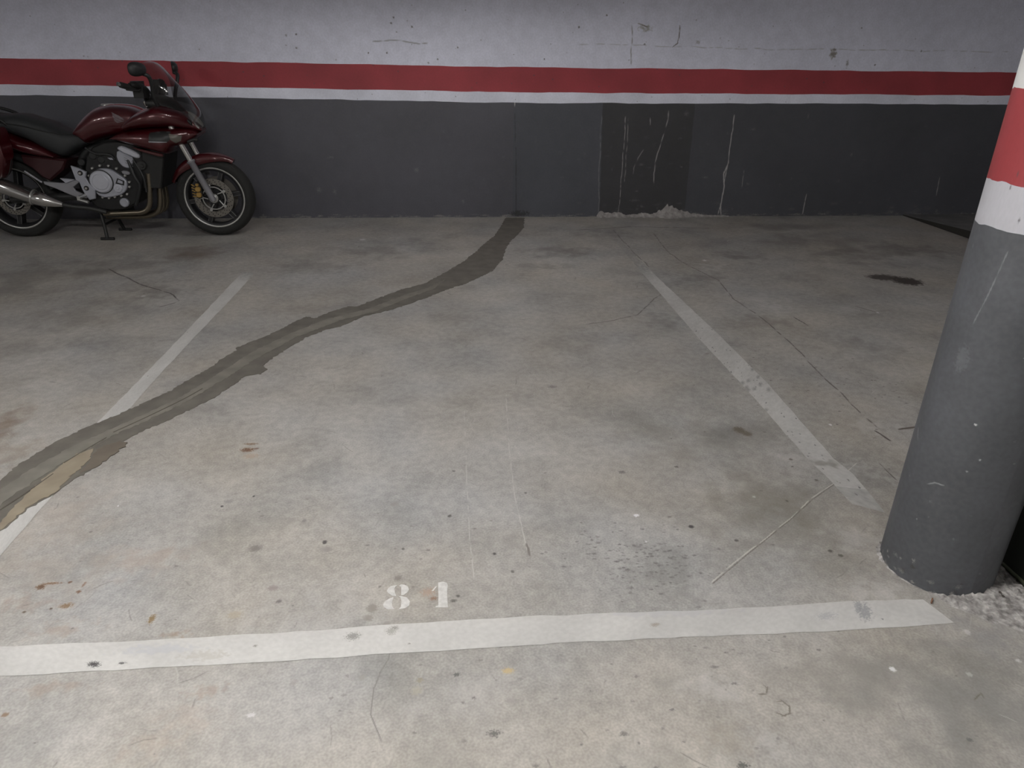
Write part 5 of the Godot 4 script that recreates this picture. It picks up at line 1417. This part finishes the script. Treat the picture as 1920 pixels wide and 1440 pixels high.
	# winged emblem on the tank side: three feathers
	for e in [1, -1]:
		s = mk()
		for p in [PackedVector2Array([Vector2(0.143, 0.933), Vector2(0.166, 0.921), Vector2(0.193, 0.908), Vector2(0.216, 0.894), Vector2(0.228, 0.876), Vector2(0.203, 0.883), Vector2(0.173, 0.897), Vector2(0.15, 0.915)]), PackedVector2Array([Vector2(0.15, 0.912), Vector2(0.175, 0.894), Vector2(0.206, 0.877), Vector2(0.226, 0.87), Vector2(0.199, 0.866), Vector2(0.172, 0.879), Vector2(0.154, 0.897)]), PackedVector2Array([Vector2(0.156, 0.892), Vector2(0.175, 0.875), Vector2(0.199, 0.863), Vector2(0.175, 0.859), Vector2(0.16, 0.872)])]:
			inlay(s, tank_d, p, 0.002, e)
		part("wing_emblem", s, mat(rgb(104, 92, 96), 0.4, 0.3), tank)
	# ---- side fairing (below the crease) and upper fairing with the nose
	var low_d := shell(PackedVector2Array([Vector2(0.106, 0.757), Vector2(0.15, 0.786), Vector2(0.221, 0.805), Vector2(0.33, 0.824), Vector2(0.443, 0.828), Vector2(0.517, 0.825), Vector2(0.61, 0.818), Vector2(0.683, 0.8), Vector2(0.706, 0.782)]), PackedVector2Array([Vector2(0.103, 0.745), Vector2(0.138, 0.731), Vector2(0.201, 0.709), Vector2(0.299, 0.675), Vector2(0.389, 0.649), Vector2(0.443, 0.631), Vector2(0.474, 0.634), Vector2(0.513, 0.68), Vector2(0.592, 0.695), Vector2(0.66, 0.733), Vector2(0.704, 0.77)]), PackedVector2Array(), 2.6)
	low_d.wid = PackedVector2Array([Vector2(-0.02, 0.165), Vector2(0.1, 0.195), Vector2(0.25, 0.225), Vector2(0.4, 0.235), Vector2(0.5, 0.215), Vector2(0.58, 0.17), Vector2(0.64, 0.11)])
	s = mk()
	shell_mesh(s, low_d, 44, 40)
	var low := part("side_fairing", s, M.red, bike)
	s = mk()
	prism(s, PackedVector2Array([Vector2(0.25, 0.694), Vector2(0.461, 0.646), Vector2(0.465, 0.629), Vector2(0.434, 0.627), Vector2(0.305, 0.664)]), 0.185, 0.2, 0.004)
	part("fairing_blade", s, M.red, low)
	var up_d := shell(PackedVector2Array([Vector2(0.195, 0.835), Vector2(0.28, 0.916), Vector2(0.347, 0.95), Vector2(0.404, 0.972), Vector2(0.46, 0.987), Vector2(0.525, 0.973), Vector2(0.615, 0.93), Vector2(0.661, 0.889), Vector2(0.699, 0.845), Vector2(0.726, 0.819)]), PackedVector2Array([Vector2(0.219, 0.798), Vector2(0.289, 0.809), Vector2(0.35, 0.813), Vector2(0.403, 0.817), Vector2(0.456, 0.817), Vector2(0.524, 0.818), Vector2(0.62, 0.807), Vector2(0.67, 0.793), Vector2(0.715, 0.789), Vector2(0.747, 0.8)]), PackedVector2Array(), 2.3)
	up_d.wid = PackedVector2Array([Vector2(0.08, 0.15), Vector2(0.2, 0.21), Vector2(0.32, 0.245), Vector2(0.42, 0.245), Vector2(0.52, 0.2), Vector2(0.6, 0.13), Vector2(0.66, 0.06)])
	s = mk()
	shell_mesh(s, up_d, 44, 40)
	var upper := part("upper_fairing", s, M.red, bike)
	for e in [1, -1]:
		s = mk()
		inlay(s, low_d, PackedVector2Array([Vector2(0.403, 0.797), Vector2(0.483, 0.805), Vector2(0.539, 0.801), Vector2(0.537, 0.749), Vector2(0.514, 0.729), Vector2(0.398, 0.732)]), 0.003, e)
		part("air_intake", s, M.plastic, low)
		s = mk()
		inlay(s, low_d, PackedVector2Array([Vector2(0.395, 0.74), Vector2(0.515, 0.734), Vector2(0.514, 0.728), Vector2(0.398, 0.732)]), 0.006, e)
		part("intake_lip", s, M.fork, low)
		s = mk()
		inlay(s, low_d, PackedVector2Array([Vector2(0.533, 0.79), Vector2(0.561, 0.781), Vector2(0.609, 0.772), Vector2(0.598, 0.735), Vector2(0.565, 0.72), Vector2(0.54, 0.746)]), 0.008, e)
		part("turn_signal", s, mat(rgb(98, 94, 88), 0.25, 0.1), low)
		s = mk()
		inlay(s, up_d, rounded(PackedVector2Array([Vector2(0.625, 0.931), Vector2(0.654, 0.925), Vector2(0.691, 0.896), Vector2(0.722, 0.856), Vector2(0.731, 0.819), Vector2(0.706, 0.811), Vector2(0.682, 0.848), Vector2(0.651, 0.889)]), 1), 0.004, e, 0.01)
		part("headlight", s, mat(rgb(170, 168, 164), 0.08, 0.3), upper)
		s = mk()
		inlay(s, tank_d, PackedVector2Array([Vector2(0.072, 0.846), Vector2(0.115, 0.837), Vector2(0.207, 0.832), Vector2(0.212, 0.821), Vector2(0.115, 0.822), Vector2(0.08, 0.831)]), 0.004, e)
		part("tank_crease", s, M.red, tank)
	s = mk()
	tube(s, curve([Vector3(0.625, 0.722, 0.1), Vector3(0.675, 0.738, 0.1), Vector3(0.701, 0.734, 0.1)], 3), 0.012, 8)
	part("nose_intake", s, M.dark_metal, upper)
	# ---- windscreen: smoked shell bowed across the bike
	var mid := curve([Vector3(0.734, 0.813, 0), Vector3(0.727, 0.907, 0), Vector3(0.68, 0.997, 0), Vector3(0.616, 1.092, 0), Vector3(0.565, 1.149, 0), Vector3(0.513, 1.213, 0), Vector3(0.461, 1.259, 0), Vector3(0.418, 1.271, 0)], 4)
	var rim := curve([Vector3(0.686, 0.881, 0.2), Vector3(0.633, 0.942, 0.2), Vector3(0.554, 0.978, 0.2), Vector3(0.477, 1.002, 0.2), Vector3(0.468, 1.073, 0.2), Vector3(0.465, 1.15, 0.19), Vector3(0.432, 1.225, 0.16), Vector3(0.398, 1.259, 0.12)], 4)
	s = mk()
	s.set_smooth_group(1)
	var grid := []
	for i in mid.size():
		var row := []
		var W: float = rim[i].z * (0.75 + 0.25 * minf(1.0, i / 6.0))
		for j in 25:
			var v := (j - 12) / 12.0
			var p: Vector3 = mid[i] + (rim[i] - mid[i]) * (v * v)
			row.append(Vector3(p.x, p.y, W * v))
		grid.append(row)
	for i in grid.size() - 1:
		for j in 24:
			quad(s, grid[i][j + 1], grid[i][j], grid[i + 1][j], grid[i + 1][j + 1])
	var smoke := mat(Color(0.1, 0.09, 0.09, 0.5), 0.06)
	smoke.transparency = BaseMaterial3D.TRANSPARENCY_ALPHA
	smoke.cull_mode = BaseMaterial3D.CULL_DISABLED
	part("windscreen", s, smoke, bike)
	# dark instrument cowl under the screen
	s = mk()
	var cowl_d := shell(PackedVector2Array([Vector2(0.385, 1.042), Vector2(0.45, 1.043), Vector2(0.529, 1.014), Vector2(0.604, 0.94), Vector2(0.671, 0.858)]), PackedVector2Array([Vector2(0.365, 0.942), Vector2(0.429, 0.931), Vector2(0.51, 0.91), Vector2(0.591, 0.865), Vector2(0.666, 0.827)]), PackedVector2Array([Vector2(0.2, 0.12), Vector2(0.4, 0.14), Vector2(0.6, 0.08)]), 2.4)
	shell_mesh(s, cowl_d, 20, 24)
	part("instrument_cowl", s, M.black, bike)
	# ---- handlebars, grips, levers, mirrors
	for e in [1, -1]:
		var bar := func(v: Vector3) -> Vector3: return Vector3(v.x, v.y, v.z * e)
		s = mk()
		tube(s, curve([bar.call(Vector3(0.389, 1.012, 0.12)), bar.call(Vector3(0.391, 1.057, 0.16)), bar.call(Vector3(0.383, 1.087, 0.22)), bar.call(Vector3(0.338, 1.121, 0.36))], 4), 0.011, 10)
		var hb := part("handlebar", s, M.black, bike)
		s = mk()
		tube(s, [bar.call(Vector3(0.374, 1.094, 0.25)), bar.call(Vector3(0.335, 1.123, 0.37))], 0.02, 12)
		part("grip", s, M.rubber, hb)
		s = mk()
		tube(s, [bar.call(Vector3(0.332, 1.124, 0.37)), bar.call(Vector3(0.321, 1.129, 0.385))], [0.012, 0.014], 10)
		part("bar_weight", s, M.chrome, hb)
		s = mk()
		tube(s, curve([bar.call(Vector3(0.407, 1.094, 0.22)), bar.call(Vector3(0.402, 1.082, 0.27)), bar.call(Vector3(0.364, 1.093, 0.36))], 4), 0.007, 8)
		part("lever", s, M.dark_metal, hb)
		s = mk()
		var q: Vector3 = bar.call(Vector3(0.391, 1.09, 0.2))
		box(s, q + Vector3(-0.04, -0.06, -0.05), q + Vector3(0.03, 0.02, 0.03))
		part("switch_box", s, M.black, hb)
		s = mk()
		q = bar.call(Vector3(0.388, 1.114, 0.18))
		box(s, q + Vector3(-0.05, -0.012, -0.035), q + Vector3(0.02, 0.028, 0.035))
		part("fluid_reservoir", s, M.plastic, hb)
		s = mk()
		tube(s, curve([bar.call(Vector3(0.366, 1.118, 0.3)), bar.call(Vector3(0.39, 1.116, 0.24)), bar.call(Vector3(0.408, 1.085, 0.17)), bar.call(Vector3(0.41, 1.041, 0.13))], 4), [0.016, 0.019, 0.022, 0.024, 0.026, 0.026, 0.026, 0.026, 0.025, 0.024, 0.022, 0.02, 0.018], 12)
		part("master_cylinder", s, M.black, hb)
		s = mk()
		tube(s, curve([bar.call(Vector3(0.409, 1.108, 0.2)), bar.call(Vector3(0.432, 1.097, 0.18)), bar.call(Vector3(0.441, 1.049, 0.14)), bar.call(Vector3(0.416, 0.996, 0.1))], 5), 0.006, 8)
		tube(s, curve([bar.call(Vector3(0.382, 1.086, 0.18)), bar.call(Vector3(0.403, 1.078, 0.16)), bar.call(Vector3(0.409, 1.033, 0.12)), bar.call(Vector3(0.391, 0.982, 0.1))], 5), 0.006, 8)
		part("cable", s, M.plastic, hb)
		s = mk()
		tube(s, [bar.call(Vector3(0.377, 1.004, 0.12)), bar.call(Vector3(0.392, 0.968, 0.12))], 0.016, 12)
		part("fork_cap", s, M.chrome, hb)
		# mirror: bowed shell set across the bike, toed towards the rider, on a swept stalk
		s = mk()
		var lx := Vector3(-0.36, 0, e).normalized()
		var nx := Vector3(1, 0, 0.36 * e).normalized()
		var mc: Vector3 = bar.call(Vector3(0.454, 1.223, 0.35))
		var rs := []
		for k in [[0.0, 0.038], [0.5, 0.035], [0.85, 0.022], [1.0, 0.004], [0.97, -0.006], [0.9, -0.008]]:
			var ring := PackedVector3Array()
			for j in 28:
				var a := TAU * j / 28.0
				var ll := 0.080 * signf(cos(a)) * pow(absf(cos(a)), 0.8)
				var yy := 0.046 * signf(sin(a)) * pow(absf(sin(a)), 0.8) * (1.0 + 0.12 * cos(a))
				ring.append(mc + lx * ll * maxf(k[0], 0.01) + Vector3.UP * yy * maxf(k[0], 0.01) + nx * k[1])
			if e < 0: ring.reverse()
			rs.append(ring)
		rs.reverse()
		skin(s, rs, true, 1)
		var mir := part("mirror", s, M.plastic, bike)
		s = mk()
		var gl := PackedVector3Array()
		for j in 28:
			var a := TAU * j / 28.0
			gl.append(mc + lx * 0.068 * cos(a) + Vector3.UP * 0.037 * sin(a) - nx * 0.0095)
		for j in 28: tri(s, mc - nx * 0.0095, gl[(j + 1) % 28], gl[j])
		part("mirror_glass", s, mat(rgb(210, 212, 214), 0.03, 1.0), mir)
		s = mk()
		tube(s, curve([mc - lx * 0.05 + Vector3.DOWN * 0.03, bar.call(Vector3(0.5, 1.177, 0.29)), bar.call(Vector3(0.502, 1.132, 0.26)), bar.call(Vector3(0.485, 1.046, 0.22)), bar.call(Vector3(0.487, 0.98, 0.18))], 5), 0.014, 10)
		part("mirror_stalk", s, M.plastic, mir)
